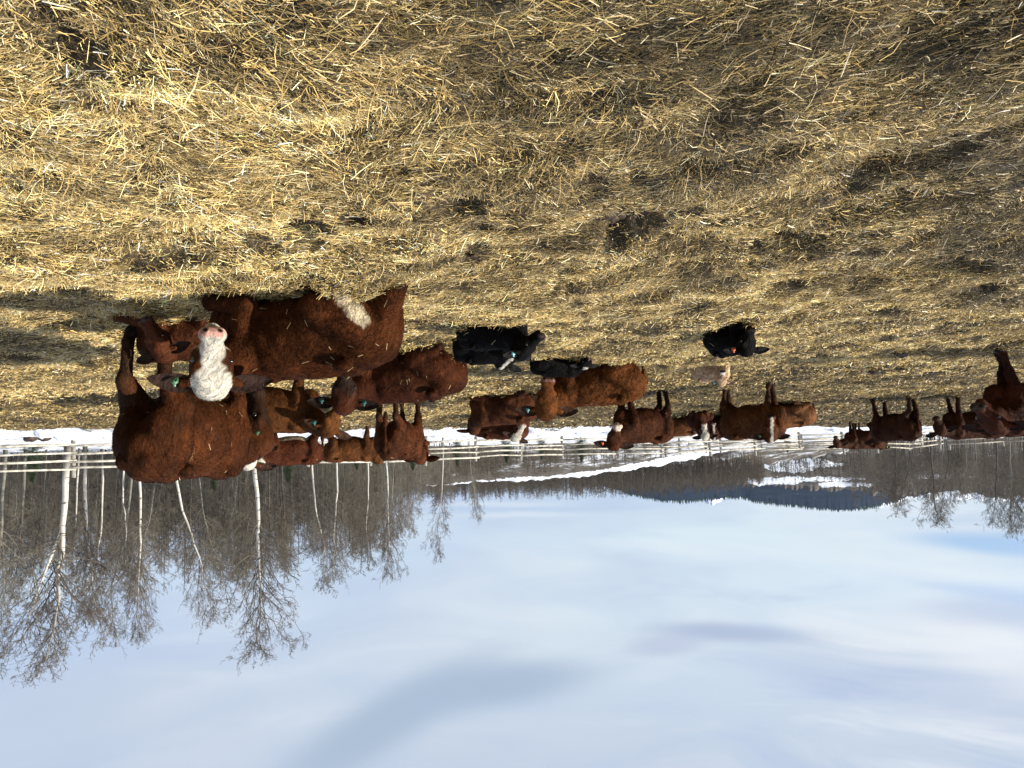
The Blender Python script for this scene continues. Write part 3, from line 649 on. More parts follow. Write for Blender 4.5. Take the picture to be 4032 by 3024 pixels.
    mk('cow', 'dark red cow cut off by the right edge of the photo, its head lowered', GS, (4100, 11.6), 8, 1.06,
       coat=(.05, .014, .006), poll=(3935, 1702, 11.4), muz=(3812, 1602, 11.0), muzzle=(.06, .04, .03), vox=.016, hair=30000, hwid=.007, hlen=.036, hs=1.3, seed=24, bits=3, feet=(-.02, .1, 0, 0))
    mk('cow', 'red cow with white face partly hidden by the bull, standing farther off by the fence', GS, (1135, 20.8), -30, 1.02,
       coat=(.05, .014, .0055), face=('full', WHT), poll=(1020, 1842, 19.8), muz=(1024, 1765, 19.6), vox=.022, hair=16000, hwid=.010, seed=25, bits=4, belly=(.4, .33, .25))
    mk('cow', 'red-tan cow standing side on between two other cows in front of the left fence', GS, (1385, 23.6), 172, 1.02,
       coat=(.085, .031, .010), poll=(1500, 1822, 23.8), muz=(1515, 1770, 24.0), vox=.022, hair=16000, hwid=.010, seed=26, bits=6)
    mk('cow', 'red-brown cow standing rump first behind the dark-headed lying cow, orange tag in its ear', GS, (1580, 16.2), 103, 1.08,
       coat=(.055, .017, .006), poll=(1655, 1822, 17.4), muz=(1680, 1760, 17.8), tags=((-1, 'orange', None),), vox=.02, hair=22000, hwid=.009, seed=27, bits=6, feet=(.05, -.05, .0, -.05), tail_side=.02)
    mk('cow', 'red cow with a woolly white poll standing mostly hidden behind the back of the bull', GS, (860, 13.6), 176, 1.04,
       coat=(.08, .026, .009), face=('full', WHT), poll=(968, 1842, 13.4), muz=(1005, 1735, 13.2), vox=.02, hair=14000, hwid=.007, seed=28, bits=0)
import os as _os
QUICK = False
cows()
#@@GROUND
def ground():
    rows, cols = 1000, 620
    yy = 3.0 * (9000 / 3.0) ** (np.arange(rows) / (rows - 1)); t = np.linspace(-1, 1, cols); t = t * (.75 + .25 * np.abs(t))
    Yp = np.repeat(yy[:, None], cols, 1); Xp = t[None, :] * Yp * 1.25; Yw = Yp - 6
    z = gz(Xp, Yw); far = sstep(Yw, 200, 2000); z = z * (1 - far) - 1.5 * far
    V = np.stack([Xp, Yw, z], -1).reshape(-1, 3); i = np.arange(rows * cols).reshape(rows, cols)
    Q = np.stack([i[:-1, :-1], i[:-1, 1:], i[1:, 1:], i[1:, :-1]], -1).reshape(-1, 4)
    obj('ground', mesh('ground', V, [Q], None, True, [M_GROUND]), kind='structure')
ground()
def straw():
    r = np.random.default_rng(5); VV = []; CC = []
    pal = np.array([(.42, .29, .100), (.60, .45, .20), (.78, .66, .40), (.22, .14, .048), (.075, .046, .018), (.19, .155, .050)])
    for (y0, y1, dens, l0, l1, w0, w1) in [(1.2, 4.0, 9500, .018, .15, .0013, .0034), (4.0, 7.5, 8000, .02, .12, .0020, .0041), (7.5, 13, 3600, .028, .10, .0036, .0065), (13, 24, 1000, .05, .12, .008, .014), (24, 52, 170, .07, .18, .02, .032)]:
        xm = .80 * y1 + .6; n = int((y1 - y0) * 2 * xm * dens)
        y = r.uniform(y0, y1, n); x = r.uniform(-xm, xm, n); k = np.abs(x) < .76 * y + .7; x, y = x[k], y[k]
        D = NRM[0] * x + NRM[1] * y
        k = D < SNOW_D - .3 + 3.0 * vn2(x * .6, y * .6, 8); x, y, D = x[k], y[k], D[k]
        # thick golden bedding in the middle, thinner and dirtier hay near the camera, to the right and by the fence
        gold = np.exp(-((D - 6.3) / 4.6) ** 2) + .38 * (x > 0) * np.exp(-((D - 14) / 8) ** 2) - .08 * sstep(-x, 1.0, 5.0) + .22 * sstep(D, 9, 12) * (1 - sstep(D, 15, 20)) + .35 * sstep(x, .6, 2.2) * (y < 4.5)
        gold = np.clip(gold + .06 + .7 * vn2(x * .7, y * .7, 31) + .5 * vn2(x * 2.4, y * 2.4, 32), 0, 1)
        pit = np.maximum(pitmask(x, y), .85 * hollow(x, y))
        keep = r.random(len(x)) < np.clip(.80 + .3 * gold + .75 * vn2(x * 5, y * 5, 33), .12, 1) * (1 - .93 * pit); x, y, D, gold = x[keep], y[keep], D[keep], gold[keep]
        n = len(x); base = gz(x, y) + np.abs(r.normal(0, .014, n)) + .03 * gold * r.random(n)
        fld = 2.2 * vn2(x * .8, y * .8, 34) * np.pi + .25
        th = np.where(r.random(n) < .62, fld + r.normal(0, .45, n), r.uniform(0, 2 * np.pi, n)); th = np.where(np.cos(th) < 0, th + np.pi, th)
        el = r.normal(.02, .17, n); el = np.where(r.random(n) < .05, r.uniform(.4, 1.1, n), el)
        L = l0 + (l1 - l0) * r.random(n) ** 3.2; W = r.uniform(w0, w1, n) * (.6 + .8 * r.random(n))
        d = np.stack([np.cos(th) * np.cos(el), np.sin(th) * np.cos(el), np.sin(el)], -1); s_ = np.stack([-np.sin(th), np.cos(th), np.zeros(n)], -1)
        up = np.cross(d, s_); rl = r.normal(0, .6, n); s2 = s_ * np.cos(rl)[:, None] + up * np.sin(rl)[:, None]
        c = np.stack([x, y, base], -1) + np.array([0, 0, 1]) * (np.abs(np.sin(el)) * L * .4)[:, None]
        bend = (s_ * r.normal(0, .10, n)[:, None] + np.array([0, 0, 1]) * r.normal(0, .05, n)[:, None]) * L[:, None]
        a = c - d * L[:, None] * .5; b = c + d * L[:, None] * .5; m = c + bend
        w2 = s2 * W[:, None] * .5
        pts = np.stack([a - w2, a + w2, m + w2, m - w2, b + w2, b - w2], 1)
        pr = np.stack([.26 + .22 * gold, .16 + .12 * gold, .05 + .05 * gold, .22 - .1 * gold, .14 - .12 * gold, .2 - .14 * gold], -1); pr = np.clip(pr, .005, 1); pr /= pr.sum(1, keepdims=True)
        ci = (pr.cumsum(1) < r.random((n, 1))).sum(1); cc = pal[np.clip(ci, 0, 5)] * r.lognormal(0, .34, n)[:, None]
        cl_ = np.clip(1.0 + .9 * vn2(x * 3.4, y * 3.4, 61) + .8 * vn2(x * 8, y * 8, 62) + .5 * vn2(x * 1.3, y * 1.3, 63), .30, 1.4); cl_ = cl_ + (1 - cl_) * sstep(D, 9, 16) * .4; cc *= ((.50 + .62 * gold) * cl_)[:, None]; cc = np.minimum(cc, .88)
        VV.append(pts.reshape(-1, 3)); CC.append(np.repeat(cc, 6, axis=0))
    V = np.concatenate(VV); C = np.concatenate(CC); n = len(V) // 6; b = (np.arange(n) * 6)[:, None]
    Q = np.concatenate([b + np.array([[0, 1, 2, 3]]), b + np.array([[3, 2, 4, 5]])])
    o = obj('straw', mesh('straw', V, [Q], C, False, [M_STRAW]), None, 'loose golden and olive straw bedding strewn over the yard', 'straw', None, 'stuff')
    print('straw pieces', n)
straw()
#@@REST
def clods():
    """lumps of dark manure in the hollows"""
    r = np.random.default_rng(3); B = Bag()
    for (a, b, rad) in PITS:
        for k in range(5):
            x = a + r.normal(0, rad * .4); y = b + r.normal(0, rad * .4); q = rad * r.uniform(.18, .4); z = float(gz(x, y))
            nn, mm = 7, 9; V = []
            for i in range(nn + 1):
                for j in range(mm):
                    t = math.pi * i / nn; u = 2 * math.pi * j / mm; rr = q * (1 + .6 * (r.random() - .5))
                    V.append((x + rr * math.sin(t) * math.cos(u), y + rr * math.sin(t) * math.sin(u), z + .5 * rr * math.cos(t) + .01))
            f = [[i * mm + j, (i + 1) * mm + j, (i + 1) * mm + (j + 1) % mm, i * mm + (j + 1) % mm] for i in range(nn) for j in range(mm)]
            B.add(V, f)
    obj('manure', B.mesh('manure', M_DUNG, False), None, 'dark clods of manure lying in hollows of the straw', 'manure', None, 'stuff')
clods()
# ---- fence: round posts and four peeled rails
def fence(pts, label, spacing=3.0, post_h=1.45, rails=(.34, .64, .92, 1.20), seed=0, gap=None):
    r = np.random.default_rng(40 + seed); root = obj('rail_fence', None, None, label, 'fence', None, None, (pts[0][0], pts[0][1], float(gz(pts[0][0], pts[0][1]))))
    o0 = np.array(root.location); P_ = []
    for a, b in zip(pts[:-1], pts[1:]):
        a = np.array(a, float); b = np.array(b, float); n = max(1, round(np.linalg.norm(b - a) / spacing))
        for k in range(n): P_.append(a + (b - a) * k / n)
    P_.append(np.array(pts[-1], float)); pos = []
    for q in P_:
        z = float(gz(q[0], q[1])); lean = r.normal(0, .045, 2); h = post_h * r.uniform(.90, 1.10); rad = r.uniform(.075, .1)
        ps = [np.array([q[0], q[1], z - .1]) - o0, np.array([q[0] + lean[0] * .5, q[1] + lean[1] * .5, z + h * .5]) - o0, np.array([q[0] + lean[0], q[1] + lean[1], z + h]) - o0]
        V, F, T = polytube(ps, [rad, rad * .97, rad * .93], 10); B = Bag(); B.add(V, F, T); obj('post', B.mesh('post', M_POST, False), root); pos.append((q, z))
    for (qa, za), (qb, zb) in zip(pos[:-1], pos[1:]):
        d = unit(np.append(qb - qa, 0)); off = np.array([-d[1], d[0], 0]) * -.11
        if off[1] > 0: off = -off
        for hh in rails:
            a = np.array([qa[0], qa[1], za + hh + r.normal(0, .022)]) - d * .12 + off - o0; b = np.array([qb[0], qb[1], zb + hh + r.normal(0, .022)]) + d * .12 + off - o0
            m = (a + b) / 2 + np.array([0, 0, r.normal(-.015, .022)]); ra = r.uniform(.036, .05)
            V, F, T = polytube([a, m, b], [ra, ra * .95, ra * .85], 8); B = Bag(); B.add(V, F, T); obj('rail', B.mesh('rail', M_RAIL, True), root)
    return root
def fences():
    p0 = (25.9, 19.7); p1 = (-2.8, 43); p2 = (-21, 47.5); p3 = (-29, 50.5)
    fence([p0, p1, p2, p3], 'long rail fence crossing behind the herd in front of the snow field and grove', 3.0)
    fence([(-29.4, 50.2), (-52, 47)], 'short rail fence behind the cows at the right edge, in front of the dark grove', 3.2, seed=2)
    # far rails of the neighbouring pen, seen through the near fence
    fence([(-10, 60), (-34, 62)], 'low far rail fence of the neighbouring pen on the snow beyond the long fence', 3.4, 1.3, (.4, .75, 1.1), seed=3)
fences()
# ---- bare trees
def tree_mesh(seed, H=12.0, rad=.13, fb=.35, nb=26, spread=.24, dens=1.0, fork=False, wander=.25, sub=(8, 6, 4)):
    r = np.random.default_rng(seed)
    n = 16; zs = np.linspace(0, 1, n); px = np.cumsum(r.normal(0, wander / n ** .5, n)) * zs; py = np.cumsum(r.normal(0, wander / n ** .5, n)) * zs
    tr = np.stack([px, py, zs * H], -1); rr = rad * (1 - zs * .93) ** .8; rr[0] *= 1.35
    T = Bag(); V, F, Tt = polytube(tr, rr, 9); T.add(V, F, Tt)
    trunks = [(tr, rr)]
    if fork:
        k = int(n * .4); m = n - k; z2 = np.linspace(0, 1, m); t2 = tr[k] + np.stack([z2 * H * .10 * (1 if seed % 2 else -1) + np.cumsum(r.normal(0, .05, m)), np.cumsum(r.normal(0, .05, m)), z2 * (H * .50)], -1)
        r2 = rr[k] * .8 * (1 - z2 * .93) ** .8; V, F, Tt = polytube(t2, r2, 8); T.add(V, F, Tt); trunks.append((t2, r2))
    A, Bq, ra, rb, ns = [], [], [], [], []
    # level-one limbs from each trunk, then batches of finer limbs, twigs and twiglets
    st, dr, ln, ro = [], [], [], []
    for (tq, rq) in trunks:
        m = len(tq)
        for k in range(int(nb * (1 if tq is tr else .6))):
            u = fb + (1 - fb) * (k + r.random()) / nb if tq is tr else .25 + .75 * r.random(); u = min(u, .985)
            i = u * (m - 1); i0 = int(i); p = tq[i0] + (tq[min(i0 + 1, m - 1)] - tq[i0]) * (i - i0)
            az = r.uniform(0, 2 * np.pi); e = R(r.uniform(8, 48)) + u * .45
            L = H * spread * (.35 + .9 * math.sin(math.pi * min(1, max(.12, (u - fb) / (1 - fb) * .78 + .22)))) * r.uniform(.6, 1.15)
            st.append(p); dr.append((math.cos(az) * math.cos(e), math.sin(az) * math.cos(e), math.sin(e))); ln.append(L); ro.append(max(.012, rq[min(i0, m - 1)] * .42))
    st, dr, ln, ro = np.array(st), np.array(dr), np.array(ln), np.array(ro)
    for lev in range(4):
        N = len(st); seg = (6, 4, 3, 2)[lev]; p = st.copy(); d = dr.copy(); path = [p.copy()]
        for k in range(seg):
            d = unit(d + r.normal(0, (.20, .24, .28, .3)[lev], (N, 3)) + np.array([0, 0, (.16, .10, .07, .05)[lev]])); q = p + d * (ln / seg)[:, None]
            f0 = 1 - k / seg * .75; f1 = 1 - (k + 1) / seg * .75
            A.append(p); Bq.append(q); ra.append(ro * f0); rb.append(ro * f1); ns.append(np.full(N, 5 if lev == 0 else 3)); p = q; path.append(p.copy())
        if lev == 3: break
        ch = max(1, int(sub[lev] * dens)); path = np.array(path); S2, D2, L2, R2 = [], [], [], []
        for c in range(ch):
            u = r.uniform(.25 if lev else .18, 1.0, N) * seg; i0 = np.minimum(u.astype(int), seg - 1); fr = u - i0
            a = path[i0, np.arange(N)]; b = path[i0 + 1, np.arange(N)]; s0 = a + (b - a) * fr[:, None]
            dd = unit(b - a); dn = unit(dd * .9 + r.normal(0, .55, (N, 3)) + np.array([0, 0, .12]))
            S2.append(s0); D2.append(dn); L2.append(ln * (.42, .45, .5)[lev] * r.uniform(.5, 1.15, N) * (1.15 - .45 * u / seg)); R2.append(np.maximum(ro * (.5, .55, .7)[lev], .0075))
        st, dr, ln, ro = np.concatenate(S2), np.concatenate(D2), np.concatenate(L2), np.concatenate(R2)
    A, Bq, ra, rb, ns = map(np.concatenate, (A, Bq, ra, rb, ns)); C = Bag()
    for k in (5, 3):
        m = ns == k; V, F = tubes(A[m], Bq[m], ra[m], rb[m], k); C.add(V, F)
    return T, C
def make_variants():
    out = {}
    specs = {'tall': dict(H=12, rad=.13, fb=.40, nb=38, spread=.27, wander=.4), 'fork': dict(H=12, rad=.16, fb=.42, nb=34, spread=.26, fork=True, wander=.35), 'lean': dict(H=12, rad=.11, fb=.45, nb=30, spread=.25, wander=.7),
             'slim': dict(H=12, rad=.085, fb=.45, nb=28, spread=.22, wander=.45), 'thin': dict(H=12, rad=.075, fb=.42, nb=24, spread=.17, dens=.8), 'stem': dict(H=12, rad=.065, fb=.3, nb=26, spread=.15, dens=.72),
             'bush': dict(H=12, rad=.16, fb=.12, nb=28, spread=.34, dens=.8)}
    for i, (k, v) in enumerate(specs.items()): out[k] = tree_mesh(60 + i, **v)
    return out
TV = make_variants(); TM = {}
for k, (T_, C_) in TV.items():
    TM[k] = {}
    for bk, mb, mt in (('white', M_BARK, M_TWIG), ('grey', M_BARK2, M_TWIG2), ('dark', M_BARK3, M_TWIG)):
        if bk == 'white' and k in ('bush', 'stem'): continue
        TM[k][bk] = (T_.mesh('trunk', mb, True), C_.mesh('crown', mt, False))
def put_tree(kind, bark, X_, Y_, H, label, group, rot, lean=0.0, sxy=1.0, name='birch_tree', z=None):
    z = float(gz(X_, Y_)) - .1 if z is None else z
    root = obj(name, None, None, label, 'tree', group, None, (X_, Y_, z)); s = H / 12.0
    root.scale = (s * sxy, s * sxy, s); root.rotation_euler = (0, lean, rot) if False else (0, 0, 0)
    root.rotation_euler = Matrix.Rotation(lean, 3, 'Y').to_euler() ; root.rotation_euler = (Matrix.Rotation(lean, 3, 'Y') @ Matrix.Rotation(rot, 3, 'Z')).to_euler()
    t, c = TM[kind][bark]
    obj('trunk', t, root); obj('crown', c, root)
    return root
def Hz(x): return 1785 - .026 * (x - 2016)
def prominent():
    L = [  # photo x of the foot, photo x and y of the top, distance, kind, bark, sxy, label
        (268, 190, 2625, 37, 'fork', 'white', 1.25, 'tallest thick white birch, forking halfway up, by the fence post at the left edge'),
        (332, 350, 2440, 39, 'tall', 'white', 1.05, 'white birch beside the forked one with black bands up its trunk'),
        (310, 290, 2330, 44, 'slim', 'white', 1.0, 'thin white birch standing between the two thick ones at the left'),
        (398, 440, 2440, 46, 'slim', 'white', 1.0, 'slim pale birch right of the banded birch, bending near the top'),
        (478, 505, 2300, 41, 'lean', 'white', .9, 'crooked white birch rising just behind the bull, with a kink low down'),
        (520, 510, 2540, 43, 'slim', 'grey', 1.1, 'tall grey-white birch above the rump of the bull, left stem of a pair'),
        (543, 560, 2520, 44, 'tall', 'white', .8, 'tall white birch above the rump of the bull, right stem of a pair'),
        (668, 745, 2480, 40, 'lean', 'white', .95, 'white birch leaning right with a lone crown above the back of the bull'),
        (990, 1055, 2590, 37, 'tall', 'white', 1.1, 'very tall white birch standing alone in front of the grove, right of the bull'),
        (1228, 1225, 2330, 45, 'slim', 'white', 1.1, 'tall slim birch with a dark crown above the cow standing side on'),
        (1318, 1385, 2285, 43, 'lean', 'white', .9, 'leaning white birch above the side-on cow in the middle of the grove'),
        (1445, 1470, 2250, 46, 'slim', 'white', 1.0, 'slim pale birch above the rump-first cow, left of two'),
        (1515, 1545, 2280, 47, 'tall', 'white', .75, 'slim pale birch above the rump-first cow, right of two'),
        (1552, 1560, 2200, 50, 'slim', 'grey', 1.0, 'thin grey aspen at the right end of the grove crown'),
        (1745, 1755, 2215, 43, 'slim', 'white', .75, 'lone birch at the end of the grove with a small tuft of crown on top'),
        (1842, 1880, 2055, 47, 'lean', 'grey', .8, 'short crooked aspen last in the grove before the open hillside'),
        (20, -10, 2480, 42, 'tall', 'grey', 1.0, 'pale tree at the very left edge of the photo'),
        (180, 175, 2260, 46, 'slim', 'dark', 1.0, 'dark thin tree left of the forked birch'),
        (900, 960, 2330, 49, 'tall', 'grey', .8, 'grey aspen with a wide crown left of the lone tall birch'),
        (1100, 1130, 2260, 50, 'tall', 'dark', .8, 'dark-stemmed aspen right of the lone tall birch'),
        (775, 790, 2330, 47, 'slim', 'grey', 1.1, 'grey aspen right of the leaning birch'),
        (620, 600, 2360, 48, 'slim', 'grey', 1.2, 'grey aspen left of the leaning birch'),
        (100, 60, 2380, 45, 'fork', 'grey', .8, 'grey forked aspen left of the fence post at the left edge'),
        (1640, 1650, 2120, 48, 'slim', 'grey', .9, 'thin aspen just left of the lone tuft-crowned birch'),
        (3530, 3525, 1990, 66, 'tall', 'dark', 1.0, 'dark bare tree first in the right grove'),
        (3592, 3590, 2040, 66, 'slim', 'dark', 1.4, 'second dark bare tree of the right grove, above the low-headed cow'),
        (3668, 3680, 2072, 68, 'tall', 'dark', 1.1, 'tallest dark bare tree of the right grove above the cow standing side on'),
        (3742, 3760, 2055, 70, 'lean', 'dark', 1.1, 'leaning dark bare tree in the middle of the right grove'),
        (3815, 3820, 1985, 72, 'slim', 'grey', 1.2, 'shorter pale tree in the gap of the right grove'),
        (3925, 3930, 2075, 64, 'tall', 'dark', 1.0, 'dark tree above the head of the cow cut off at the right edge'),
        (3975, 3995, 2105, 62, 'fork', 'grey', .8, 'pale-stemmed forked tree near the right edge'),
        (4035, 4050, 2095, 62, 'tall', 'dark', 1.0, 'dark tree right at the right edge of the photo')]
    r = np.random.default_rng(9)
    for (xb, xt, yt, d, kind, bark, sxy, lab) in L:
        top = P(xt, yt, d); X_ = P(xb, Hz(xb), d)[0]; z = float(gz(X_, d)); H = (top[2] - z) * .965; lean = math.atan2(top[0] - X_, H)
        put_tree(kind, bark, X_, d, H, lab, None, r.uniform(0, 6.28), lean, sxy)
def fill():
    r = np.random.default_rng(21)
    def topy(x): return np.interp(x, [-100, 0, 300, 700, 900, 1200, 1450, 1560, 1700, 1850, 1900], [2250, 2240, 2200, 2260, 2280, 2200, 2180, 2120, 1990, 1960, 1950])
    for k in range(210):
        x = r.uniform(-120, 1660) if k < 185 else r.uniform(1560, 1880); d = r.uniform(48, 84); yt = topy(x) - r.uniform(0, 200) * (1 if k % 3 else 0); yt = max(yt, Hz(x) + 90)
        top = P(x, yt, d); X_ = top[0]; H = top[2] - float(gz(X_, d)); kind = ('slim', 'thin', 'stem', 'thin', 'stem')[r.integers(5)]; bark = ('grey', 'dark', 'dark')[r.integers(3)]
        put_tree(kind, bark, X_, d, H, 'thin bare aspen among the dense stems of the left grove', 'thin aspens of the left grove', r.uniform(0, 6.28), r.normal(0, .03), r.uniform(.9, 1.4), 'aspen_tree')
    for k in range(66):
        x = r.uniform(3380, 4150); d = r.uniform(68, 105); yt = np.interp(x, [3380, 3480, 3600, 4150], [1850, 1900, 1960, 1990]) - r.uniform(0, 130)
        top = P(x, yt, d); X_ = top[0]; H = max(3.5, top[2] - float(gz(X_, d)))
        put_tree(('thin', 'stem', 'slim')[r.integers(3)], ('dark', 'dark', 'grey')[r.integers(3)], X_, d, H, 'dark bare tree among the dense stems of the right grove', 'bare trees of the right grove', r.uniform(0, 6.28), r.normal(0, .03), r.uniform(1.0, 1.7), 'aspen_tree')
prominent(); fill()
# ---- young spruces
def spruce_mesh(seed, H=4.0):
    r = np.random.default_rng(seed); T = Bag(); V, F, Tt = polytube([(0, 0, 0), (0, 0, H * .5), (0, 0, H)], [.06, .04, .008], 7); T.add(V, F, Tt)
    C = Bag(); P0, D0, L0 = [], [], []
    for k in range(46):
        u = (k + .5) / 46; z = H * (.08 + .9 * u); Lb = H * .27 * (1 - u) ** .8 + .05
        for j in range(7):
            az = r.uniform(0, 2 * np.pi); P0.append((0, 0, z)); D0.append((math.cos(az), math.sin(az), -.15 + .4 * u)); L0.append(Lb * r.uniform(.6, 1.1))
    P0, D0, L0 = np.array(P0), unit(np.array(D0)), np.array(L0); V, F = tubes(P0, P0 + D0 * L0[:, None], L0 * 0 + .012, L0 * 0 + .004, 3); C.add(V, F)
    n = 26; q = r.uniform(.12, 1, (len(P0), n)); a = P0[:, None] + D0[:, None] * (L0[:, None] * q)[..., None]
    dd = unit(D0[:, None] * .8 + r.normal(0, .6, (len(P0), n, 3)) + np.array([0, 0, -.1])); ln = r.uniform(.06, .15, (len(P0), n)); b = a + dd * ln[..., None]
    V, F = tubes(a.reshape(-1, 3), b.reshape(-1, 3), np.full(a.size // 3, .012), np.full(a.size // 3, .004), 3); C.add(V, F)
    return T.mesh('trunk', M_BARK3, True), C.mesh('crown', M_NEEDLE, False)
SPM = [spruce_mesh(s_) for s_ in (1, 2, 3)]
def spruces():
    for i, (x, yt, d, sxy, lab) in enumerate([(128, 1900, 34, 1.3, 'young spruce behind the fence near the left edge, right by the post'), (845, 1930, 45, .9, 'dark green spruce above the back of the bull'), (1135, 1900, 46, 1.2, 'spruce above the standing red cow with the hidden white face'),
                            (1405, 1850, 44, 1.0, 'small spruce between the side-on cow and the rump-first cow'), (1625, 1852, 46, 1.0, 'small spruce right above the rump-first cow'), (1800, 1838, 47, .8, 'yellowish small spruce behind the fence under the lone birch'),
                            (1994, 1822, 50, 1.1, 'young spruce behind the middle fence, left of three in a row'), (2132, 1812, 52, .9, 'young spruce behind the middle fence, centre of three in a row'), (2288, 1820, 52, 1.1, 'young spruce behind the middle fence, right of three in a row'),
                            (2620, 1800, 70, .8, 'small far spruce on the snow above the standing white-nosed cow'), (2780, 1785, 62, .9, 'small spruce above the far pair of white-faced cows'), (3100, 1782, 66, 1.0, 'small spruce above the lying tan cow right of centre')]):
        X_ = P(x, Hz(x), d)[0]; z = float(gz(X_, d)); H = P(x, yt, d)[2] - z; root = obj('spruce_tree', None, None, lab, 'tree', None, None, (X_, d, z)); s = H / 4.0
        root.scale = (s * sxy, s * sxy, s); root.rotation_euler = (0, 0, i * 1.3); a, b = SPM[i % 3]; obj('trunk', a, root); obj('crown', b, root)
spruces()
# ---- hills
def hill_mat(name, grass, snow, spread, sc, rough=.85, stretch=2.0, jag=.5):
    m, t, b = mat(name); pos = t.new('ShaderNodeNewGeometry').outputs['Position']; at = t.new('ShaderNodeVertexColor'); at.layer_name = 'Col'
    s = t.new('ShaderNodeSeparateColor'); t.l.new(at.outputs[0], s.inputs[0])
    n = t.noise(t.mapping(pos, (1, .45, stretch)), sc, 6, .7); n2 = t.noise(pos, sc * 6, 4, .7)
    f = t.math('ADD', s.outputs[0], t.math('MULTIPLY', t.math('SUBTRACT', n, .5), spread)); f = t.math('ADD', f, t.math('MULTIPLY', t.math('SUBTRACT', n2, .5), spread * .5))
    f = t.sstep(f, .42, .58)
    g = t.mix(1.0, grass, t.ramp(n2, [(.3, .55), (.7, 1.4)]), 'MULTIPLY')
    t.put(b.inputs['Base Color'], t.mix(f, g, snow)); b.inputs['Roughness'].default_value = rough; b.inputs['Specular IOR Level'].default_value = .1
    return m
def inpoly(x, y, poly):
    r_ = np.zeros(x.shape, bool); n = len(poly)
    for i in range(n):
        (x0, y0), (x1, y1) = poly[i], poly[(i + 1) % n]
        c = ((y0 > y) != (y1 > y)) & (x < (x1 - x0) * (y - y0) / ((y1 - y0) + 1e-9) + x0); r_ ^= c
    return r_
def photo_xy(V):
    d = V - CAM; z = d @ FW; return CX + FPX * (d @ RR) / z, CY + FPX * (d @ DD) / z
def hill(name, crest, d0, d1, material, snowfn, back=1.4, rough=0.0, nx=420, ny=60, z0=-2.0, shape=1.3, seed=0, kind='structure'):
    """a slope that climbs from its foot at d0 to the crest at d1 and falls away behind"""
    cx_ = np.array([c[0] for c in crest], float); cy_ = np.array([c[1] for c in crest], float); xs = np.linspace(cx_.min(), cx_.max(), nx); ys = np.interp(xs, cx_, cy_)
    top = np.array([P(a, b, d1) for a, b in zip(xs, ys)]); az = top[:, 0] / d1
    zt = top[:, 2] + rough * (vn2(xs * .03, xs * 0 + seed, seed) + .6 * vn2(xs * .11, xs * 0 + seed, seed + 1))
    q = np.linspace(0, 1, ny); dist = d0 + (d1 - d0) * q; V = []
    zs_ = top[:, 2]
    for dd, u in zip(dist, q): V.append(np.stack([az * dd, np.full(nx, dd), z0 + (zs_ - z0) * u ** shape + (zt - zs_) * u ** 8], -1))
    for u in np.linspace(.08, 1, 14):
        dd = d1 * (1 + (back - 1) * u); V.append(np.stack([az * dd, np.full(nx, dd), zt + (z0 - zt) * u ** 1.3], -1))
    V = np.array(V); V[1:ny - 1, :, 2] += (rough * .8) * vn2(V[1:ny - 1, :, 0] / (d1 * .02), V[1:ny - 1, :, 1] / (d1 * .03), seed + 5) * np.sin(np.pi * q[1:ny - 1])[:, None]
    n2 = V.shape[0]; V = V.reshape(-1, 3); i = np.arange(n2 * nx).reshape(n2, nx); Q = np.stack([i[:-1, :-1], i[1:, :-1], i[1:, 1:], i[:-1, 1:]], -1).reshape(-1, 4)
    x, y = photo_xy(V); jx, jy = 30 * vn2(x * .03, y * .12, seed + 40) + 12 * vn2(x * .11, y * .4, seed + 41), 9 * vn2(x * .05, y * .12, seed + 42) + 6 * vn2(x * .2, y * .5, seed + 43); c = snowfn(x + jx, y + jy)[:, None] * np.ones(3)
    obj(name, mesh(name, V, [Q], c, True, [material]), kind=kind)
    def surf(px, u):      # world point on the slope
        yy = np.interp(px, cx_, cy_); t_ = P(px, yy, d1); dd = d0 + (d1 - d0) * u
        return np.array([t_[0] / d1 * dd, dd, z0 + (t_[2] - z0) * u ** shape])
    return surf
BRUSH = (.088, .075, .060); SNOWC = (.62, .65, .70)
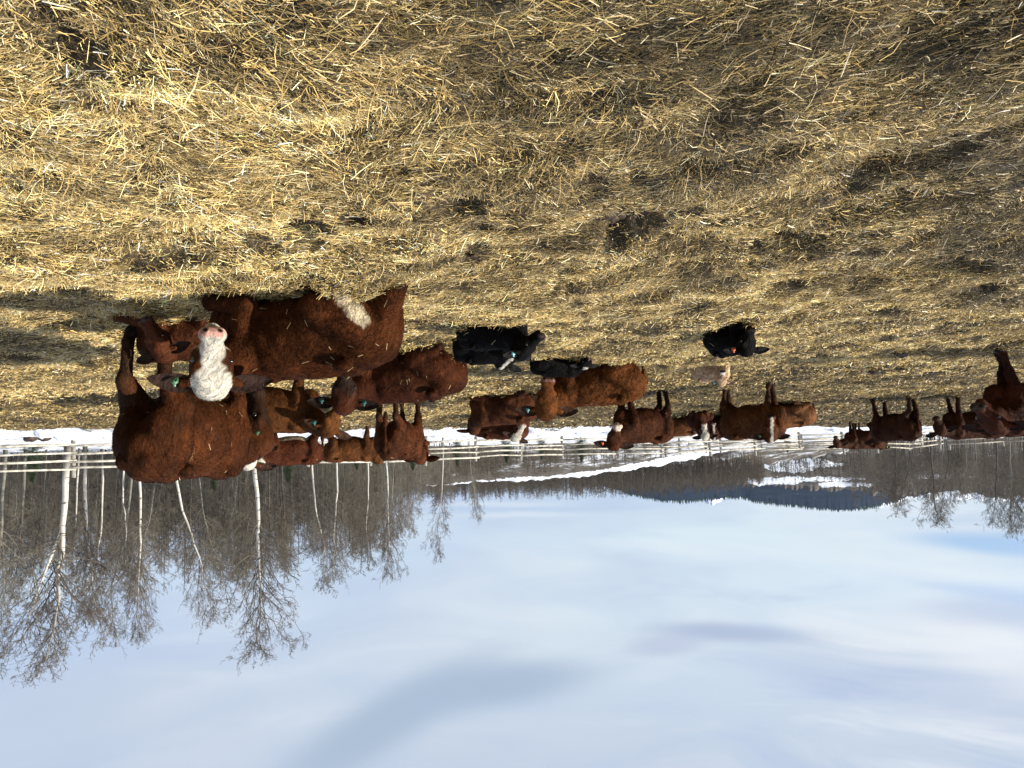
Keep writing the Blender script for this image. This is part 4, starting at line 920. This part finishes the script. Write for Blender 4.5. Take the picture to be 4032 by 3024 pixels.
def hills():
    m1 = hill_mat('snowy_brush_slope', BRUSH, SNOWC, .9, .12); m2 = hill_mat('grey_brush_hill', (.085, .073, .062), SNOWC, .75, .02)
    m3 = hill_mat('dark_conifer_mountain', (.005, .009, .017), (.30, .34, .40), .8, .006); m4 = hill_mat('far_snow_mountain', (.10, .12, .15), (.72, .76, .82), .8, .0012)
    s1 = hill('near_hillside', [(-600, 1915), (1300, 1915), (1700, 1908), (1950, 1899), (2200, 1885), (2400, 1862), (2600, 1832), (2750, 1802), (2850, 1783), (2950, 1765), (3050, 1750)], 78, 150, m1,
              lambda x, y: np.where(y > np.interp(x, [1300, 1700, 1900, 2200, 2400, 2600, 2800], [1940, 1912, 1892, 1872, 1845, 1806, 1766]), 1.0, np.interp(x, [1700, 2300, 2700], [.34, .42, .50])) * np.where(x < 1700, .8, 1), z0=.2, seed=1, rough=.6)
    s2 = hill('wooded_ridge', [(1200, 1890), (1700, 1890), (2000, 1884), (2350, 1876), (2600, 1872), (2850, 1858), (2950, 1840), (3100, 1815), (3250, 1790), (3400, 1765)], 160, 270, m1,
              lambda x, y: np.full(x.shape, .43), z0=0, seed=2, rough=1.2)
    def sn3(x, y):
        v = np.full(x.shape, .22)
        for poly in ([(3045, 1856), (3134, 1866), (3200, 1847), (3320, 1830), (3240, 1806), (3156, 1808), (3060, 1822), (3000, 1830)], [(2915, 1880), (3000, 1884), (3150, 1878), (3420, 1882), (3420, 1888), (3200, 1895), (3100, 1905), (2990, 1914), (2930, 1905)],
                     [(3220, 1900), (3300, 1896), (3440, 1904), (3440, 1914), (3300, 1918), (3230, 1914)], [(3600, 1872), (3760, 1866), (3860, 1872), (3860, 1880), (3620, 1882)], [(2800, 1770), (3100, 1790), (3240, 1770), (3200, 1745), (2800, 1740)]):
            v = np.where(inpoly(x, y, poly), .95, v)
        v = np.where(inpoly(x, y, [(3000, 1862), (3060, 1874), (3150, 1868), (3110, 1858)]), 0, v)
        v = np.where((y < 1800) & (v < .5), .40, v)
        return v
    s3 = hill('valley_hills', [(2500, 1895), (2750, 1905), (2930, 1914), (3000, 1918), (3150, 1925), (3300, 1933), (3450, 1945), (3524, 1967), (3608, 1946), (3747, 1937), (3847, 1941), (3903, 1959), (3998, 1963), (4300, 1975), (4700, 1960)], 240, 700, m2, sn3, z0=-1, seed=3, nx=700, ny=140, rough=5, shape=1.15)
    def sn4(x, y): return np.where(inpoly(x, y, [(3090, 1935), (3160, 1932), (3165, 1955), (3100, 1960)]) | inpoly(x, y, [(3190, 1950), (3230, 1948), (3230, 1972), (3195, 1975)]) | inpoly(x, y, [(3260, 1945), (3300, 1945), (3300, 1980), (3265, 1985)]) | inpoly(x, y, [(2990, 1945), (3030, 1948), (3030, 1958), (2990, 1955)]) | inpoly(x, y, [(3440, 1950), (3500, 1958), (3500, 1968), (3440, 1965)]), .33, .12)
    hill('conifer_mountain', [(2350, 1905), (2450, 1935), (2530, 1952), (2600, 1966), (2700, 1974), (2752, 1966), (2850, 1957), (2925, 1955), (2970, 1970), (3050, 1982), (3120, 1988), (3200, 1998), (3300, 2004), (3400, 1999), (3450, 1990), (3520, 1972), (3600, 1950), (3800, 1925), (4200, 1900)], 1900, 3200, m3, sn4, z0=-5, seed=4, nx=900, ny=90, rough=9, shape=1.0)
    hill('snow_peak', [(2400, 1900), (2650, 1930), (2740, 1962), (2775, 1980), (2805, 1993), (2830, 1984), (2870, 1965), (2960, 1935), (3100, 1930), (3300, 1950), (3400, 1980), (3470, 2001), (3520, 1990), (3570, 1962), (3700, 1960), (3850, 1965), (3950, 1975), (4150, 1985), (4400, 1960)], 5500, 7800, m4, lambda x, y: np.full(x.shape, .62), z0=-5, seed=5, nx=600, ny=70, rough=40, shape=1.4)
    return s1, s2, s3
S1, S2, S3 = hills()
# ---- the far wood on the ridge and the brush on the near hillside: nobody could count these
def wood(name, label, surf, n, xr, ur, hr, seed, material, topfn=None, bushy=1.0, rk=.10):
    r = np.random.default_rng(seed); A, B_, ra, rb = [], [], [], []
    for k in range(n):
        x = r.uniform(*xr); u = r.uniform(*ur); b = surf(x, u)
        if b[2] < .3 : b[2] = max(b[2], float(gz(b[0], b[1])) if b[1] < 200 else b[2])
        H = r.uniform(*hr)
        if topfn is not None and not (topfn(x, u, r, b, H)): continue
        n0 = 26; tp = b + [r.normal(0, .03 * H), 0, H]; A.append(b[None]); B_.append(tp[None]); ra.append([rk]); rb.append([rk * .2])
        q = r.uniform(.3 if bushy < 1.5 else .05, 1, n0); s0 = b + (tp - b) * q[:, None]; d = unit(r.normal(0, 1, (n0, 3)) * [1, 1, .3] + [0, 0, .7]); L = H * .20 * bushy * (1.25 - q) * r.uniform(.5, 1.3, n0); e = s0 + d * L[:, None]
        A.append(s0); B_.append(e); ra.append(np.full(n0, rk * .3)); rb.append(np.full(n0, rk * .1))
        m = 3; s1 = np.repeat(s0 + d * (L * .5)[:, None], m, 0); d1 = unit(np.repeat(d, m, 0) + r.normal(0, .6, (n0 * m, 3))); l1 = np.repeat(L, m) * .6
        A.append(s1); B_.append(s1 + d1 * l1[:, None]); ra.append(np.full(n0 * m, rk * .22)); rb.append(np.full(n0 * m, rk * .08))
    V, F = tubes(np.concatenate(A), np.concatenate(B_), np.concatenate(ra), np.concatenate(rb), 3); bag = Bag(); bag.add(V, F)
    obj(name, bag.mesh(name, material, False), None, label, 'wood', None, 'stuff')
FLAT = lambda x, u: (lambda d: np.array([(CX - x) * d / FPX, d, float(gz((CX - x) * d / FPX, d))]))(64 + 60 * u)
wood('undergrowth', 'leafless brush growing between the birch trunks just behind the left fence', lambda x, u: (lambda d: np.array([(CX - x) * d / FPX, d, float(gz((CX - x) * d / FPX, d))]))(50 + 18 * u), 420, (-150, 1750), (0, 1), (2.5, 6.5), 75, M_TWIG2, None, 1.5, .028)
wood('grove_thicket', 'dense mass of bare saplings and twigs filling the back of the left grove', FLAT, 1050, (-150, 1500), (0, 1), (6.5, 11.5), 70, M_TWIG, None, 1.15, .085)
wood('grove_thicket', 'dense mass of bare saplings and twigs filling the back of the right grove', lambda x, u: FLAT(x, u + .3), 260, (3330, 4200), (0, 1), (4.5, 8.5), 73, M_TWIG, None, 1.15, .07)
wood('far_wood', 'grey-brown bare wood covering the far ridge beyond the snow slope', S2, 2400, (1250, 3000), (.35, 1.0), (5.5, 8.5), 71, M_TWIG, None, 1.0, .11)
wood('hillside_brush', 'bare grey brush and saplings on the lower part of the near snowy hillside', S1, 2600, (1400, 2950), (.0, .9), (1.2, 4.5), 72, M_TWIG, lambda x, u, r, b, H: r.random() < np.interp(x, [1500, 1900, 2400, 2950], [1, .8, .45, .3]) and photo_xy((b + [0, 0, H])[None])[1][0] < np.interp(x, [1300, 1900, 2400, 2600, 2800], [1905, 1890, 1848, 1808, 1766]), 1.6, .045)
wood('valley_brush', 'grey bare brush and small trees scattered over the valley hills', S3, 1100, (2950, 4150), (.05, .95), (4, 9), 74, M_TWIG, lambda x, u, r, b, H: not (x < 3350 and .45 < u), 1.3, .16)
def conifers():
    r = np.random.default_rng(77); xs = r.uniform(2450, 3560, 900); cr = [(2350, 1905), (2450, 1935), (2530, 1952), (2600, 1966), (2700, 1974), (2752, 1966), (2850, 1957), (2925, 1955), (2970, 1970), (3050, 1982), (3120, 1988), (3200, 1998), (3300, 2004), (3400, 1999), (3450, 1990), (3520, 1972), (3600, 1950)]
    ys = np.interp(xs, [c[0] for c in cr], [c[1] for c in cr]); p = np.array([P(a, b, 3190) for a, b in zip(xs, ys)]); p[:, 2] -= 6; h = r.uniform(6, 22, len(p))
    V, F = tubes(p, p + np.array([0, 0, 1]) * h[:, None], h * .2, h * .01, 5); b = Bag(); b.add(V, F); obj('conifer_wood', b.mesh('conifer_wood', M_NEEDLE), None, 'dark conifer wood fringing the crest of the blue mountain', 'wood', None, 'stuff')
conifers()
# ---- the air
def haze():
    m = bpy.data.materials.new('haze'); m.use_nodes = True; t = NT(m.node_tree); t.n.clear(); out = t.new('ShaderNodeOutputMaterial'); v = t.new('ShaderNodeVolumePrincipled')
    v.inputs['Color'].default_value = (.35, .60, 1.0, 1); v.inputs['Density'].default_value = .00002; v.inputs['Anisotropy'].default_value = .0
    t.l.new(v.outputs[0], out.inputs['Volume'])
    x, y0, y1, z0, z1 = 11000, -200, 11500, -12, 560
    V = [(-x, y0, z0), (x, y0, z0), (x, y1, z0), (-x, y1, z0), (-x, y0, z1), (x, y0, z1), (x, y1, z1), (-x, y1, z1)]
    Q = [[0, 3, 2, 1], [4, 5, 6, 7], [0, 1, 5, 4], [1, 2, 6, 5], [2, 3, 7, 6], [3, 0, 4, 7]]
    obj('haze', mesh('haze', np.array(V), [np.array(Q)], None, False, [m]), kind='stuff', label='thin blue air between the yard and the mountains', cat='haze')
haze()
